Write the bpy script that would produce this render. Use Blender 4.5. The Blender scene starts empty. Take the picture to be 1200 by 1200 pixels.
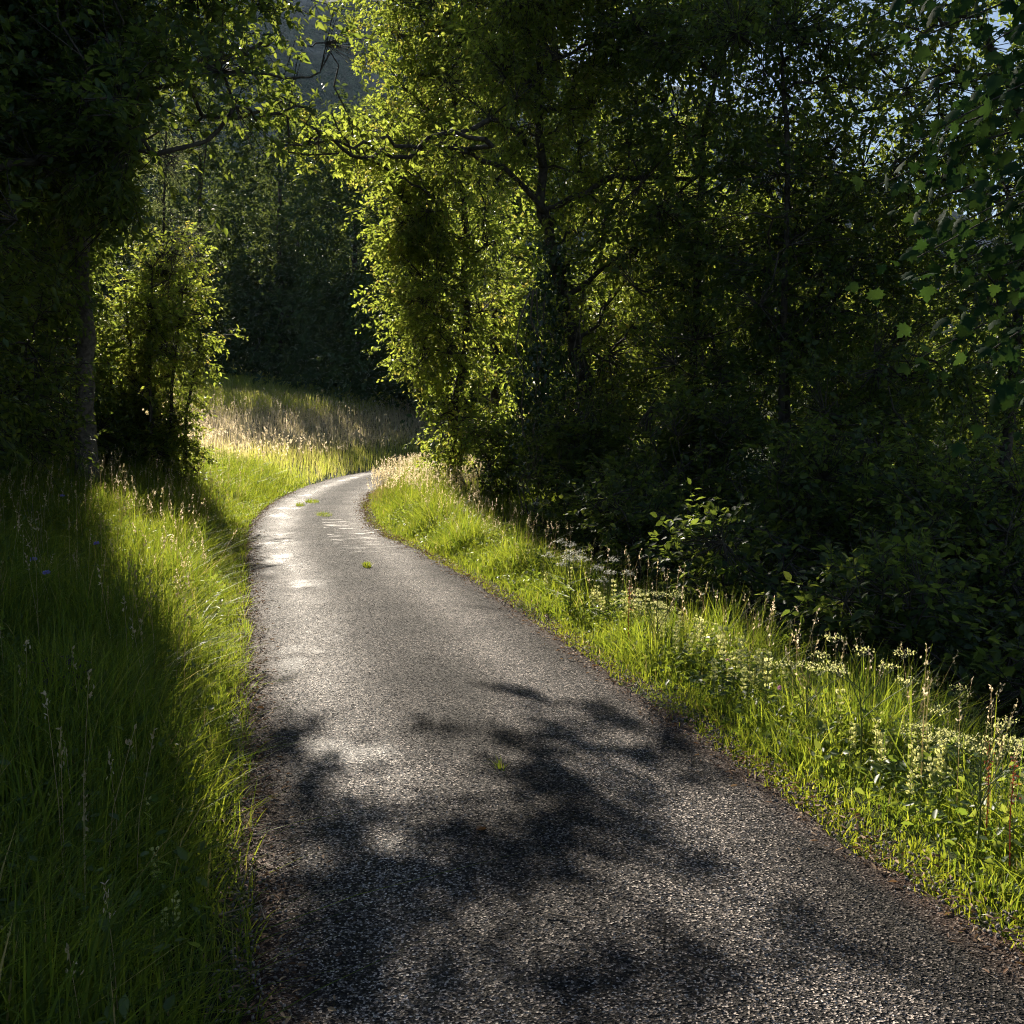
import bpy, math
import numpy as np
from mathutils import Vector

rng = np.random.default_rng(11)
scene = bpy.context.scene
COL = scene.collection
R = math.radians

# ------------------------------------------------------------------ camera, sky, sun, exposure
CAM = np.array((0.03, 0.0, 1.7)); YAW = R(14.65); PITCH = R(5.24); F = 1200.0
cam = bpy.data.objects.new('camera', bpy.data.cameras.new('camera'))
cam.location = CAM; cam.rotation_euler = (math.pi/2 - PITCH, 0, -YAW)
cam.data.sensor_width = 36; cam.data.lens = 36*F/1200; cam.data.clip_start = 0.05; cam.data.clip_end = 5000
COL.objects.link(cam); scene.camera = cam

SUN_AZ = R(-5.0); SUN_EL = R(30.0)            # azimuth from +Y, negative = to the west side of the lane
SUN = np.array((math.sin(SUN_AZ)*math.cos(SUN_EL), math.cos(SUN_AZ)*math.cos(SUN_EL), math.sin(SUN_EL)))
w = bpy.data.worlds.new('World'); scene.world = w; w.use_nodes = True
nt = w.node_tree; nt.nodes.clear()
sky = nt.nodes.new('ShaderNodeTexSky'); sky.sky_type = 'NISHITA'; sky.sun_disc = False
sky.sun_elevation = SUN_EL; sky.sun_rotation = SUN_AZ; sky.altitude = 300; sky.dust_density = 0.6
bg = nt.nodes.new('ShaderNodeBackground'); bg.inputs['Strength'].default_value = 0.05
ow = nt.nodes.new('ShaderNodeOutputWorld')
nt.links.new(sky.outputs[0], bg.inputs[0]); nt.links.new(bg.outputs[0], ow.inputs[0])

sl = bpy.data.lights.new('sun', 'SUN'); sl.energy = 5.0; sl.angle = R(0.5); sl.color = (1.0, 0.90, 0.75)
so = bpy.data.objects.new('sun', sl); COL.objects.link(so)
so.rotation_euler = Vector((-SUN[0], -SUN[1], -SUN[2])).to_track_quat('-Z', 'Y').to_euler()
scene.view_settings.view_transform = 'Standard'; scene.view_settings.look = 'None'
scene.view_settings.exposure = 1.3; scene.view_settings.gamma = 1.0
scene.render.engine = 'CYCLES'
cy = scene.cycles
cy.max_bounces = 4; cy.diffuse_bounces = 3; cy.glossy_bounces = 1; cy.transmission_bounces = 3; cy.volume_bounces = 0; cy.use_light_tree = False; cy.use_adaptive_sampling = True; cy.adaptive_threshold = 0.03; cy.transparent_max_bounces = 4
cy.caustics_reflective = False; cy.caustics_refractive = False
cy.use_denoising = True; cy.denoiser = 'OPENIMAGEDENOISE'; cy.denoising_input_passes = 'RGB_ALBEDO_NORMAL'; cy.denoising_prefilter = 'NONE'; cy.filter_width = 1.05; cy.sample_clamp_indirect = 3.0

# ------------------------------------------------------------------ geometry helpers
ROADW = 2.42; BEND_Y = 14.0; BEND_R = 49.0
def road_us(x, y):
    x = np.asarray(x, float); y = np.asarray(y, float)
    r = np.hypot(x-BEND_R, y-BEND_Y)
    a = np.arctan2(y-BEND_Y, BEND_R-x)
    late = y > BEND_Y
    return np.where(late, BEND_R-r, x), np.where(late, BEND_Y+BEND_R*a, y)
def road_xy(u, s):
    u = np.asarray(u, float); s = np.asarray(s, float)
    a = np.maximum(s-BEND_Y, 0)/BEND_R; r = BEND_R-u
    return np.where(s > BEND_Y, BEND_R-r*np.cos(a), u), np.where(s > BEND_Y, BEND_Y+r*np.sin(a), s)
def sstep(a, b, x):
    t = np.clip((x-a)/(b-a), 0, 1); return t*t*(3-2*t)
def RW(s): return ROADW-.50*sstep(9, 17, np.asarray(s, float))
def gz(x, y):
    x = np.asarray(x, float); y = np.asarray(y, float)
    u, s = road_us(x, y)
    d = np.maximum(-u-0.12, 0); e = np.maximum(u-RW(s)-0.12, 0)
    left = 0.27*np.minimum(d, 8)*sstep(0, 0.8, d)**0.3 + 0.135*np.clip(d-8, 0, 60)
    k = 0.40*(1-sstep(8, 19, s))+0.02
    right = -k*np.maximum(e-0.15, 0)
    right = np.maximum(right, -2.6+0.15*np.sin(x*0.4))
    wob = 0.035*np.sin(x*1.7+0.6*y)*np.sin(y*1.1-0.4*x)*np.minimum(1, (d+e)*1.2)
    onroad = (u > -0.12) & (u < RW(s)+0.12)
    z = np.where(u < 0, left, right)+wob
    return np.where(onroad, -0.035, z)

cyw, syw = math.cos(YAW), math.sin(YAW); cp, sp = math.cos(PITCH), math.sin(PITCH)
FWD = np.array((syw*cp, cyw*cp, -sp)); RGT = np.array((cyw, -syw, 0)); UP = np.cross(RGT, FWD)
def at(px, py, depth):
    return CAM + depth*(FWD + RGT*(px-600)/F + UP*(600-py)/F)
def ground_at(px, py, z=0.0):
    d = FWD + RGT*(px-600)/F + UP*(600-py)/F
    t = (z-CAM[2])/d[2]
    return CAM+d*t

def unit(a):
    return a/np.maximum(np.linalg.norm(a, axis=-1, keepdims=True), 1e-9)
def rand_unit(n):
    return unit(rng.normal(size=(n, 3)))

class Geo:
    """collects vertices and faces, then becomes one mesh object"""
    def __init__(s): s.v = []; s.f = []; s.n = 0; s.a = []
    def add(s, v, faces, a=None):
        v = np.asarray(v, np.float32).reshape(-1, 3)
        for fc in faces:
            fc = np.asarray(fc, np.int32)
            if fc.size:
                s.f.append(fc+s.n)
                s.a.append(np.full(len(fc), 0.5, np.float32) if a is None else np.asarray(a[0] if isinstance(a, tuple) else a, np.float32))
        s.v.append(v); s.n += len(v)
    def build(s, name, mats, parent=None, smooth=False):
        me = bpy.data.meshes.new(name)
        V = np.concatenate(s.v) if s.v else np.zeros((0, 3), np.float32)
        me.vertices.add(len(V)); me.vertices.foreach_set('co', V.ravel())
        tot = np.concatenate([np.full(len(f), f.shape[1], np.int32) for f in s.f])
        loops = np.concatenate([f.ravel() for f in s.f]).astype(np.int32)
        me.loops.add(len(loops)); me.loops.foreach_set('vertex_index', loops)
        st = np.zeros(len(tot), np.int32); st[1:] = np.cumsum(tot)[:-1]
        me.polygons.add(len(tot)); me.polygons.foreach_set('loop_start', st)
        at_ = me.attributes.new('v', 'FLOAT', 'FACE'); at_.data.foreach_set('value', np.concatenate(s.a).astype(np.float32))
        me.update(calc_edges=True)
        if smooth: me.polygons.foreach_set('use_smooth', np.ones(len(tot), bool))
        me.materials.append(mats)
        o = bpy.data.objects.new(name, me); COL.objects.link(o)
        if parent is not None: o.parent = parent
        return o

def inst(geo, tv, tfs, P, A, N, sc, a):
    """a small template (k,3) in (axis, side, normal) coordinates placed n times"""
    n = len(P)
    if n == 0: return
    A = unit(A); B = unit(np.cross(N, A)); N = np.cross(A, B)
    M = np.stack([A, B, N], 1)*np.asarray(sc, float).reshape(-1, 1, 1) if np.ndim(sc) else np.stack([A, B, N], 1)*sc
    V = np.einsum('kc,ncd->nkd', tv, M)+P[:, None, :]
    k = len(tv); off = (np.arange(n)*k)[:, None, None]
    faces = [(np.asarray(t)[None]+off).reshape(-1, len(t[0])) for t in tfs]
    v = V.reshape(-1, 3)
    geo.v.append(v.astype(np.float32))
    for t, fc in zip(tfs, faces):
        geo.f.append(fc.astype(np.int32)+geo.n); geo.a.append(np.repeat(a, len(t)).astype(np.float32))
    geo.n += len(v)

LEAF = np.array([(0, 0, 0), (.30, .24, .05), (.66, .20, .035), (1, 0, -.10), (.66, -.20, .035), (.30, -.24, .05)])
LEAF_N = LEAF*np.array((1, .62, 1))
LEAF_F = [[(0, 3, 2, 1), (0, 5, 4, 3)]]
ml = [(0, 0), (.02, .10), (-.10, .28), (.10, .30), (.12, .52), (.28, .42), (.40, .62), (.46, .40), (.60, .36), (.56, .20), (.78, .22), (1.0, 0)]
ml = ml+[(x, -y) for x, y in ml[-2:0:-1]]
MAPLE = np.array([(.34, 0, .04)]+[(x, y*.95, -.55*y*y+.10*abs(y)-.20*x*x) for x, y in ml])
MAPLE_F = [[(0, i+1, (i+1) % len(ml)+1) for i in range(len(ml))]]

def tube(geo, pts, rad, sides=8, jit=0.0, a=0.5):
    pts = np.asarray(pts, float); rad = np.broadcast_to(np.asarray(rad, float), (len(pts),))
    T = unit(np.gradient(pts, axis=0)); ref = np.array((0.3, 0.9, 0.1)) if abs(T[0][2]) > .7 else np.array((0, 0, 1.0))
    X = unit(np.cross(T, ref)); Y = np.cross(T, X)
    th = np.linspace(0, 2*np.pi, sides, endpoint=False)
    rr = rad[:, None]*(1+jit*rng.normal(size=(len(pts), sides)))
    V = pts[:, None]+rr[..., None]*(np.cos(th)[None, :, None]*X[:, None]+np.sin(th)[None, :, None]*Y[:, None])
    i = np.arange(len(pts)-1)[:, None]*sides; j = np.arange(sides)[None]
    q = np.stack([i+j, i+(j+1) % sides, i+sides+(j+1) % sides, i+sides+j], -1).reshape(-1, 4)
    geo.add(V.reshape(-1, 3), [q], np.full(len(q), a))
def prisms(geo, P0, P1, r0, r1, sides=4):
    n = len(P0)
    if n == 0: return
    T = unit(P1-P0); ref = np.where(np.abs(T[:, 2:3]) > .8, np.array((1., 0, 0)), np.array((0, 0, 1.)))
    X = unit(np.cross(T, ref)); Y = np.cross(T, X)
    th = np.linspace(0, 2*np.pi, sides, endpoint=False)
    ring = np.cos(th)[None, :, None]*X[:, None]+np.sin(th)[None, :, None]*Y[:, None]
    V = np.concatenate([P0[:, None]+ring*np.asarray(r0).reshape(-1, 1, 1), (P1+T*.3*np.asarray(r1).reshape(-1, 1))[:, None]+ring*np.asarray(r1).reshape(-1, 1, 1)], 1)
    j = np.arange(sides)
    q = np.stack([j, (j+1) % sides, sides+(j+1) % sides, sides+j], -1)
    Q = (q[None]+(np.arange(n)*2*sides)[:, None, None]).reshape(-1, 4)
    geo.add(V.reshape(-1, 3), [Q])

def empty(name, loc, label, cat, group=None):
    o = bpy.data.objects.new(name, None); o.location = loc; o.empty_display_size = 0.2
    COL.objects.link(o); o['label'] = label; o['category'] = cat
    if group: o['group'] = group
    return o
def tag(o, label, cat, group=None):
    o['label'] = label; o['category'] = cat
    if group: o['group'] = group
    return o
def copy_tree(o, loc, rz=0, sc=1, label=None, group=None):
    r = o.copy(); COL.objects.link(r); r.location = loc; r.rotation_euler = (0, 0, rz); r.scale = (sc,)*3
    if label: r['label'] = label
    if group: r['group'] = group
    for ch in o.children:
        c = ch.copy(); COL.objects.link(c); c.parent = r
        for g in ch.children:
            d = g.copy(); COL.objects.link(d); d.parent = c
    return r

# ------------------------------------------------------------------ materials
def newmat(name):
    m = bpy.data.materials.new(name); m.use_nodes = True; m.node_tree.nodes.clear()
    return m, m.node_tree
def N(nt, t, **kw):
    n = nt.nodes.new(t)
    for k, v in kw.items():
        if k.startswith('i_'):
            n.inputs[k[2:].replace('_', ' ')].default_value = v
        else: setattr(n, k, v)
    return n
def ramp(nt, stops, inp=None, interp='LINEAR'):
    r = nt.nodes.new('ShaderNodeValToRGB'); r.color_ramp.interpolation = interp
    el = r.color_ramp.elements
    while len(el) < len(stops): el.new(0.5)
    for e, (p, c) in zip(el, stops):
        e.position = p; e.color = (*c, 1) if len(c) == 3 else c
    if inp is not None: nt.links.new(inp, r.inputs[0])
    return r
def leafmat(name, refl, trans, mix=0.5, rough=0.45, spec=0.35):
    """refl/trans: ramps (list of stops) read by each leaf's own random value"""
    m, t = newmat(name)
    at_ = N(t, 'ShaderNodeAttribute', attribute_name='v')
    a = ramp(t, refl, at_.outputs['Fac']); b = ramp(t, trans, at_.outputs['Fac'])
    p = N(t, 'ShaderNodeBsdfPrincipled'); p.inputs['Roughness'].default_value = rough
    p.inputs['Specular IOR Level'].default_value = spec
    tr = N(t, 'ShaderNodeBsdfTranslucent'); mx = N(t, 'ShaderNodeMixShader'); mx.inputs[0].default_value = mix
    o = N(t, 'ShaderNodeOutputMaterial')
    t.links.new(a.outputs[0], p.inputs['Base Color']); t.links.new(b.outputs[0], tr.inputs[0])
    t.links.new(p.outputs[0], mx.inputs[1]); t.links.new(tr.outputs[0], mx.inputs[2]); t.links.new(mx.outputs[0], o.inputs[0])
    return m
def plain(name, stops, rough=0.7, scale=6.0, bump=0.3, spec=0.3):
    m, t = newmat(name)
    tc = N(t, 'ShaderNodeTexCoord'); nz = N(t, 'ShaderNodeTexNoise'); nz.inputs['Scale'].default_value = scale; nz.inputs['Detail'].default_value = 6
    t.links.new(tc.outputs['Object'], nz.inputs['Vector'])
    r = ramp(t, stops, nz.outputs['Fac'])
    p = N(t, 'ShaderNodeBsdfPrincipled'); p.inputs['Roughness'].default_value = rough; p.inputs['Specular IOR Level'].default_value = spec
    t.links.new(r.outputs[0], p.inputs['Base Color'])
    if bump:
        b = N(t, 'ShaderNodeBump'); b.inputs['Strength'].default_value = bump; b.inputs['Distance'].default_value = 0.03
        t.links.new(nz.outputs['Fac'], b.inputs['Height']); t.links.new(b.outputs[0], p.inputs['Normal'])
    o = N(t, 'ShaderNodeOutputMaterial'); t.links.new(p.outputs[0], o.inputs[0])
    return m

M = {}
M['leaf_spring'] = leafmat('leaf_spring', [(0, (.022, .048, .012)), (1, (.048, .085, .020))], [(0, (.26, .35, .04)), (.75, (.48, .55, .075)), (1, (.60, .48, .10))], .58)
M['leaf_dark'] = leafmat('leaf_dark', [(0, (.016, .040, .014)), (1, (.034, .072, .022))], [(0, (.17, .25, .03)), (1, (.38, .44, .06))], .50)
M['leaf_maple'] = leafmat('leaf_maple', [(0, (.012, .034, .014)), (1, (.024, .056, .020))], [(0, (.035, .085, .015)), (1, (.075, .13, .02))], .30, .75, .06)
M['leaf_ivy'] = leafmat('leaf_ivy', [(0, (.014, .036, .013)), (1, (.030, .062, .018))], [(0, (.05, .09, .01)), (1, (.12, .17, .02))], .25, .32, .5)
M['leaf_far'] = leafmat('leaf_far', [(0, (.026, .055, .020)), (1, (.050, .088, .028))], [(0, (.10, .15, .03)), (1, (.24, .28, .06))], .30, .6, .2)
M['leaf_grey'] = leafmat('leaf_grey', [(0, (.070, .095, .055)), (1, (.13, .15, .09))], [(0, (.20, .26, .08)), (1, (.32, .35, .13))], .42)
M['leaf_purple'] = leafmat('leaf_purple', [(0, (.020, .018, .020)), (1, (.045, .035, .040))], [(0, (.06, .03, .03)), (1, (.12, .06, .04))], .35)
M['grass'] = leafmat('grass', [(0, (.022, .056, .012)), (.8, (.055, .100, .022)), (1, (.22, .18, .08))], [(0, (.14, .24, .02)), (.8, (.50, .54, .045)), (1, (.60, .48, .18))], .55, .5, .22)
M['meadow'] = leafmat('meadow', [(0, (.07, .11, .028)), (.45, (.14, .15, .055)), (1, (.34, .25, .15))], [(0, (.44, .50, .05)), (.45, (.72, .64, .20)), (1, (.92, .76, .52))], .68, .5)
M['weed'] = leafmat('weed', [(0, (.045, .085, .03)), (1, (.085, .13, .045))], [(0, (.22, .32, .03)), (1, (.40, .46, .06))], .5)
M['moss'] = leafmat('moss', [(0, (.08, .12, .015)), (1, (.16, .19, .03))], [(0, (.36, .42, .02)), (1, (.55, .55, .05))], .5)
M['stem'] = leafmat('stem', [(0, (.05, .08, .025)), (1, (.09, .11, .04))], [(0, (.18, .24, .04)), (1, (.25, .28, .06))], .35)
M['calyx'] = leafmat('calyx', [(0, (.44, .45, .17)), (1, (.66, .64, .30))], [(0, (.62, .64, .20)), (1, (.80, .77, .34))], .55)
M['yellow'] = leafmat('yellow', [(0, (.70, .45, .02)), (1, (.80, .58, .04))], [(0, (.7, .5, .03)), (1, (.8, .6, .05))], .4)
M['white'] = leafmat('white_petal', [(0, (.62, .62, .50)), (1, (.78, .77, .68))], [(0, (.5, .5, .38)), (1, (.65, .64, .52))], .4)
M['lilac'] = leafmat('lilac', [(0, (.24, .22, .55)), (1, (.36, .32, .68))], [(0, (.25, .22, .55)), (1, (.35, .3, .6))], .3)
M['pink'] = leafmat('pink', [(0, (.5, .22, .40)), (1, (.62, .32, .5))], [(0, (.5, .2, .4)), (1, (.6, .3, .5))], .3)
M['rust'] = leafmat('rust', [(0, (.22, .05, .03)), (1, (.36, .10, .05))], [(0, (.4, .08, .04)), (1, (.5, .14, .06))], .4)
M['seed'] = leafmat('seed', [(0, (.20, .16, .08)), (1, (.42, .32, .21))], [(0, (.60, .50, .26)), (1, (.92, .78, .56))], .65)
M['litter'] = leafmat('litter', [(0, (.07, .035, .018)), (.6, (.19, .10, .05)), (1, (.36, .26, .15))], [(0, (.12, .05, .02)), (1, (.35, .2, .08))], .2, .7)
M['bark'] = plain('bark', [(.3, (.022, .018, .014)), (.7, (.085, .070, .055))], .85, 14, .9)
M['bark_pale'] = plain('bark_pale', [(.3, (.05, .042, .034)), (.7, (.17, .14, .115))], .8, 18, .8)
M['twig'] = plain('twig', [(.3, (.12, .085, .055)), (.7, (.30, .23, .16))], .8, 30, .3)

# ground
def ground_mat():
    m, t = newmat('ground_soil')
    tc = N(t, 'ShaderNodeTexCoord'); nz = N(t, 'ShaderNodeTexNoise'); nz.inputs['Scale'].default_value = 3.0; nz.inputs['Detail'].default_value = 10
    t.links.new(tc.outputs['Object'], nz.inputs['Vector'])
    r = ramp(t, [(.3, (.018, .022, .008)), (.55, (.035, .048, .014)), (.75, (.055, .050, .025))], nz.outputs['Fac'])
    p = N(t, 'ShaderNodeBsdfPrincipled'); p.inputs['Roughness'].default_value = .95; p.inputs['Specular IOR Level'].default_value = .1
    b = N(t, 'ShaderNodeBump'); b.inputs['Strength'].default_value = .6; b.inputs['Distance'].default_value = .06
    t.links.new(nz.outputs['Fac'], b.inputs['Height']); t.links.new(b.outputs[0], p.inputs['Normal'])
    o = N(t, 'ShaderNodeOutputMaterial'); t.links.new(r.outputs[0], p.inputs['Base Color']); t.links.new(p.outputs[0], o.inputs[0])
    return m

def road_mat():
    m, t = newmat('road_chippings'); L = t.links.new
    uv = N(t, 'ShaderNodeUVMap', uv_map='road'); sep = N(t, 'ShaderNodeSeparateXYZ'); L(uv.outputs[0], sep.inputs[0])
    def mth(op, a, b=None, c=None, clamp=False):
        n = N(t, 'ShaderNodeMath', operation=op); n.use_clamp = clamp
        for i, x in enumerate((a, b, c)):
            if x is None: continue
            if isinstance(x, (int, float)): n.inputs[i].default_value = x
            else: L(x, n.inputs[i])
        return n.outputs[0]
    def noise(vec, scale, detail=4, rough=.55):
        n = N(t, 'ShaderNodeTexNoise'); n.inputs['Scale'].default_value = scale; n.inputs['Detail'].default_value = detail; n.inputs['Roughness'].default_value = rough
        L(vec, n.inputs['Vector']); return n.outputs['Fac']
    def mapped(sx, sy):
        n = N(t, 'ShaderNodeMapping'); n.inputs['Scale'].default_value = (sx, sy, 1); L(uv.outputs[0], n.inputs['Vector']); return n.outputs[0]
    # wandering wheel-track coordinate
    wob = mth('MULTIPLY', mth('SUBTRACT', noise(mapped(.3, .5), 1.0, 3), .5), .35)
    u = mth('ADD', sep.outputs['X'], wob)
    def band(c, wd):
        d = mth('DIVIDE', mth('ABSOLUTE', mth('SUBTRACT', u, c)), wd)
        return mth('SUBTRACT', 1.0, mth('SMOOTH_MIN', d, 1.0, .35), clamp=True)
    tracks = mth('ADD', band(.50, .42), mth('MULTIPLY', band(1.72, .40), .85), clamp=True)
    patch = noise(mapped(.8, .8), 1.5, 5)
    # stones
    vo = N(t, 'ShaderNodeTexVoronoi', feature='F1', voronoi_dimensions='2D'); vo.inputs['Scale'].default_value = 130; vo.inputs['Randomness'].default_value = 1
    dn = N(t, 'ShaderNodeTexNoise'); dn.inputs['Scale'].default_value = 70; dn.inputs['Detail'].default_value = 3; L(uv.outputs[0], dn.inputs['Vector'])
    dv = N(t, 'ShaderNodeVectorMath', operation='MULTIPLY_ADD'); L(dn.outputs['Color'], dv.inputs[0]); dv.inputs[1].default_value = (.010, .010, 0); L(uv.outputs[0], dv.inputs[2])
    L(dv.outputs[0], vo.inputs['Vector'])
    ve = N(t, 'ShaderNodeTexVoronoi', feature='DISTANCE_TO_EDGE', voronoi_dimensions='2D'); ve.inputs['Scale'].default_value = 130
    L(dv.outputs[0], ve.inputs['Vector'])
    sc = N(t, 'ShaderNodeSeparateColor'); L(vo.outputs['Color'], sc.inputs[0])
    stone = ramp(t, [(0, (.012, .011, .011)), (.4, (.032, .028, .026)), (.58, (.10, .086, .078)), (.82, (.30, .255, .225)), (1, (.66, .575, .51))], sc.outputs[2])
    edge = ramp(t, [(.03, (0, 0, 0)), (.14, (1, 1, 1))], ve.outputs['Distance'])
    # how many stones show in binder: fewer in the middle strip
    mixb = N(t, 'ShaderNodeMix', data_type='RGBA'); L(edge.outputs[0], mixb.inputs[0])
    mixb.inputs[6].default_value = (.010, .009, .009, 1); L(stone.outputs[0], mixb.inputs[7])
    wear = mth('ADD', mth('MULTIPLY', tracks, .60), mth('MULTIPLY', mth('SUBTRACT', patch, .5), 1.3))
    gain = mth('MAXIMUM', mth('ADD', .47, mth('MULTIPLY', wear, 1.45)), .28)
    # bare polished slivers on the far track, glare put into their pale colour
    sl_ = noise(mapped(2.6, 5.5), 1.0, 6, .62)
    zone = mth('MULTIPLY', mth('SUBTRACT', 1.0, mth('SMOOTH_MIN', mth('DIVIDE', mth('ABSOLUTE', mth('SUBTRACT', sep.outputs['Y'], 15.3)), 3.2), 1.0, .3), clamp=True),
               mth('GREATER_THAN', sep.outputs['X'], 1.15))
    sliv = mth('MULTIPLY', mth('MULTIPLY', mth('SUBTRACT', sl_, .55), 12, clamp=True), zone, clamp=True)
    gm = N(t, 'ShaderNodeMix', data_type='RGBA', blend_type='MULTIPLY'); gm.inputs[0].default_value = 1
    L(mixb.outputs[2], gm.inputs[6])
    cb = N(t, 'ShaderNodeCombineColor'); 
    for i in range(3): L(gain, cb.inputs[i])
    L(cb.outputs[0], gm.inputs[7])
    # reddish dirt at the margins
    sm = N(t, 'ShaderNodeMix', data_type='RGBA'); L(sliv, sm.inputs[0]); L(gm.outputs[2], sm.inputs[6]); sm.inputs[7].default_value = (.50, .46, .42, 1)
    ed = mth('MINIMUM', sep.outputs['X'], mth('SUBTRACT', ROADW, sep.outputs['X']))
    em = mth('MULTIPLY', mth('SUBTRACT', 1.0, mth('DIVIDE', ed, .24), clamp=True), mth('MULTIPLY', noise(uv.outputs[0], 9, 5), 1.3), clamp=True)
    dm = N(t, 'ShaderNodeMix', data_type='RGBA'); L(em, dm.inputs[0]); L(sm.outputs[2], dm.inputs[6]); dm.inputs[7].default_value = (.10, .055, .035, 1)
    p = N(t, 'ShaderNodeBsdfPrincipled'); L(dm.outputs[2], p.inputs['Base Color'])
    lt = mth('MULTIPLY', mth('MULTIPLY', mth('SUBTRACT', noise(mapped(1.6, 1.1), 1.0, 4), .55), 9, clamp=True), band(.50, .40), clamp=True)
    smo = mth('MAXIMUM', sliv, mth('MULTIPLY', lt, .7))
    rg = mth('SUBTRACT', mth('SUBTRACT', .75, mth('MULTIPLY', smo, .25)), mth('MULTIPLY', mth('MULTIPLY', tracks, patch), .40)); L(rg, p.inputs['Roughness'])
    L(mth('ADD', .10, mth('MULTIPLY', smo, .45)), p.inputs['Specular IOR Level'])
    # each stone lies at its own tilt, binder sits lower
    geo = N(t, 'ShaderNodeNewGeometry')
    v1 = N(t, 'ShaderNodeVectorMath', operation='SUBTRACT'); L(vo.outputs['Color'], v1.inputs[0]); v1.inputs[1].default_value = (.5, .5, .5)
    v2 = N(t, 'ShaderNodeVectorMath', operation='MULTIPLY'); L(v1.outputs[0], v2.inputs[0]); v2.inputs[1].default_value = (1.5, 1.5, 0)
    bmp = N(t, 'ShaderNodeBump'); bmp.inputs['Strength'].default_value = 1.0; bmp.inputs['Distance'].default_value = .006
    hr = ramp(t, [(.10, (1, 1, 1)), (.35, (.75, .75, .75)), (.62, (0, 0, 0))], vo.outputs['Distance'])
    L(mth('MULTIPLY', hr.outputs[0], mth('ADD', .35, sc.outputs[1])), bmp.inputs['Height'])
    v5 = N(t, 'ShaderNodeVectorMath', operation='SCALE'); L(v2.outputs[0], v5.inputs[0]); L(mth('SUBTRACT', 1.0, mth('MULTIPLY', smo, .8)), v5.inputs['Scale'])
    v3 = N(t, 'ShaderNodeVectorMath', operation='ADD'); L(bmp.outputs[0], v3.inputs[0]); L(v5.outputs[0], v3.inputs[1])
    v4 = N(t, 'ShaderNodeVectorMath', operation='NORMALIZE'); L(v3.outputs[0], v4.inputs[0])
    L(v4.outputs[0], p.inputs['Normal'])
    o = N(t, 'ShaderNodeOutputMaterial'); L(p.outputs[0], o.inputs[0])
    return m

def mountain_mat():
    m, t = newmat('mountain_forest'); L = t.links.new
    tc = N(t, 'ShaderNodeTexCoord'); n1 = N(t, 'ShaderNodeTexNoise'); n1.inputs['Scale'].default_value = .02; n1.inputs['Detail'].default_value = 8
    n2 = N(t, 'ShaderNodeTexNoise'); n2.inputs['Scale'].default_value = .25; n2.inputs['Detail'].default_value = 4
    L(tc.outputs['Object'], n1.inputs['Vector']); L(tc.outputs['Object'], n2.inputs['Vector'])
    r1 = ramp(t, [(.40, (.035, .055, .028)), (.55, (.055, .075, .040)), (.68, (.20, .19, .18))], n1.outputs['Fac'])
    r2 = ramp(t, [(.35, (.5, .5, .5)), (.65, (1.2, 1.2, 1.2))], n2.outputs['Fac'])
    mx = N(t, 'ShaderNodeMix', data_type='RGBA', blend_type='MULTIPLY'); mx.inputs[0].default_value = 1; L(r1.outputs[0], mx.inputs[6]); L(r2.outputs[0], mx.inputs[7])
    p = N(t, 'ShaderNodeBsdfPrincipled'); p.inputs['Roughness'].default_value = .95; p.inputs['Specular IOR Level'].default_value = .05; L(mx.outputs[2], p.inputs['Base Color'])
    b = N(t, 'ShaderNodeBump'); b.inputs['Strength'].default_value = .9; b.inputs['Distance'].default_value = 4
    L(n2.outputs['Fac'], b.inputs['Height']); L(b.outputs[0], p.inputs['Normal'])
    o = N(t, 'ShaderNodeOutputMaterial'); L(p.outputs[0], o.inputs[0]); return m

# ------------------------------------------------------------------ ground, road, mountain
def grid_faces(nx, ny):
    i, j = np.meshgrid(np.arange(nx-1), np.arange(ny-1), indexing='ij')
    a = i*ny+j
    return np.stack([a, a+ny, a+ny+1, a+1], -1).reshape(-1, 4)
gx = np.concatenate([np.array([-1500, -700, -300, -150, -90]), np.arange(-60, -9, 2.), np.arange(-9, 10, .16), np.arange(10, 90, 2.5), np.array([110, 150, 300, 700, 1500])])
gy = np.concatenate([np.array([-1000, -300, -100, -40, -20]), np.arange(-8, 40, .2), np.arange(40, 140, 2.), np.array([160, 200, 280, 400, 700, 1500])])
X, Y = np.meshgrid(gx, gy, indexing='ij')
g = Geo(); g.add(np.stack([X, Y, gz(X, Y)], -1).reshape(-1, 3), [grid_faces(len(gx), len(gy))])
o = g.build('ground', ground_mat(), smooth=True); o['kind'] = 'structure'

ns = np.concatenate([np.arange(-6, 20, .08), np.arange(20, 62, .3)]); nu = np.linspace(0, 1, 31)
def wav(s, k): return .030*np.sin(s*2.3+k)+.024*np.sin(s*5.1+2*k)+.018*np.sin(s*11.7+3*k)+.014*np.sin(s*23.+k)
S2, U2 = np.meshgrid(ns, nu, indexing='ij')
lo = -.05+wav(S2, 1.0); hi = RW(S2)+.02+wav(S2, 2.7)
UU = lo+(hi-lo)*U2
x2, y2 = road_xy(UU, S2)
z2 = .035*(1-((UU-ROADW/2)/(ROADW/2))**2)-.012*np.exp(-((UU-.5)/.25)**2)-.012*np.exp(-((UU-1.75)/.25)**2)+.004*np.sin(S2*1.3+UU*2)
z2[:, 0] -= .07; z2[:, -1] -= .07; x2[:, 0] -= .01; x2[:, -1] += .01
g = Geo(); g.add(np.stack([x2, y2, z2], -1).reshape(-1, 3), [grid_faces(len(ns), len(nu))])
o = g.build('road', road_mat(), smooth=True); o['kind'] = 'structure'
uvl = o.data.uv_layers.new(name='road')
li = np.zeros(len(o.data.loops), np.int32); o.data.loops.foreach_get('vertex_index', li)
uvs = np.stack([UU.ravel()[li], S2.ravel()[li]], -1).astype(np.float32); uvl.data.foreach_set('uv', uvs.ravel())

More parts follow.
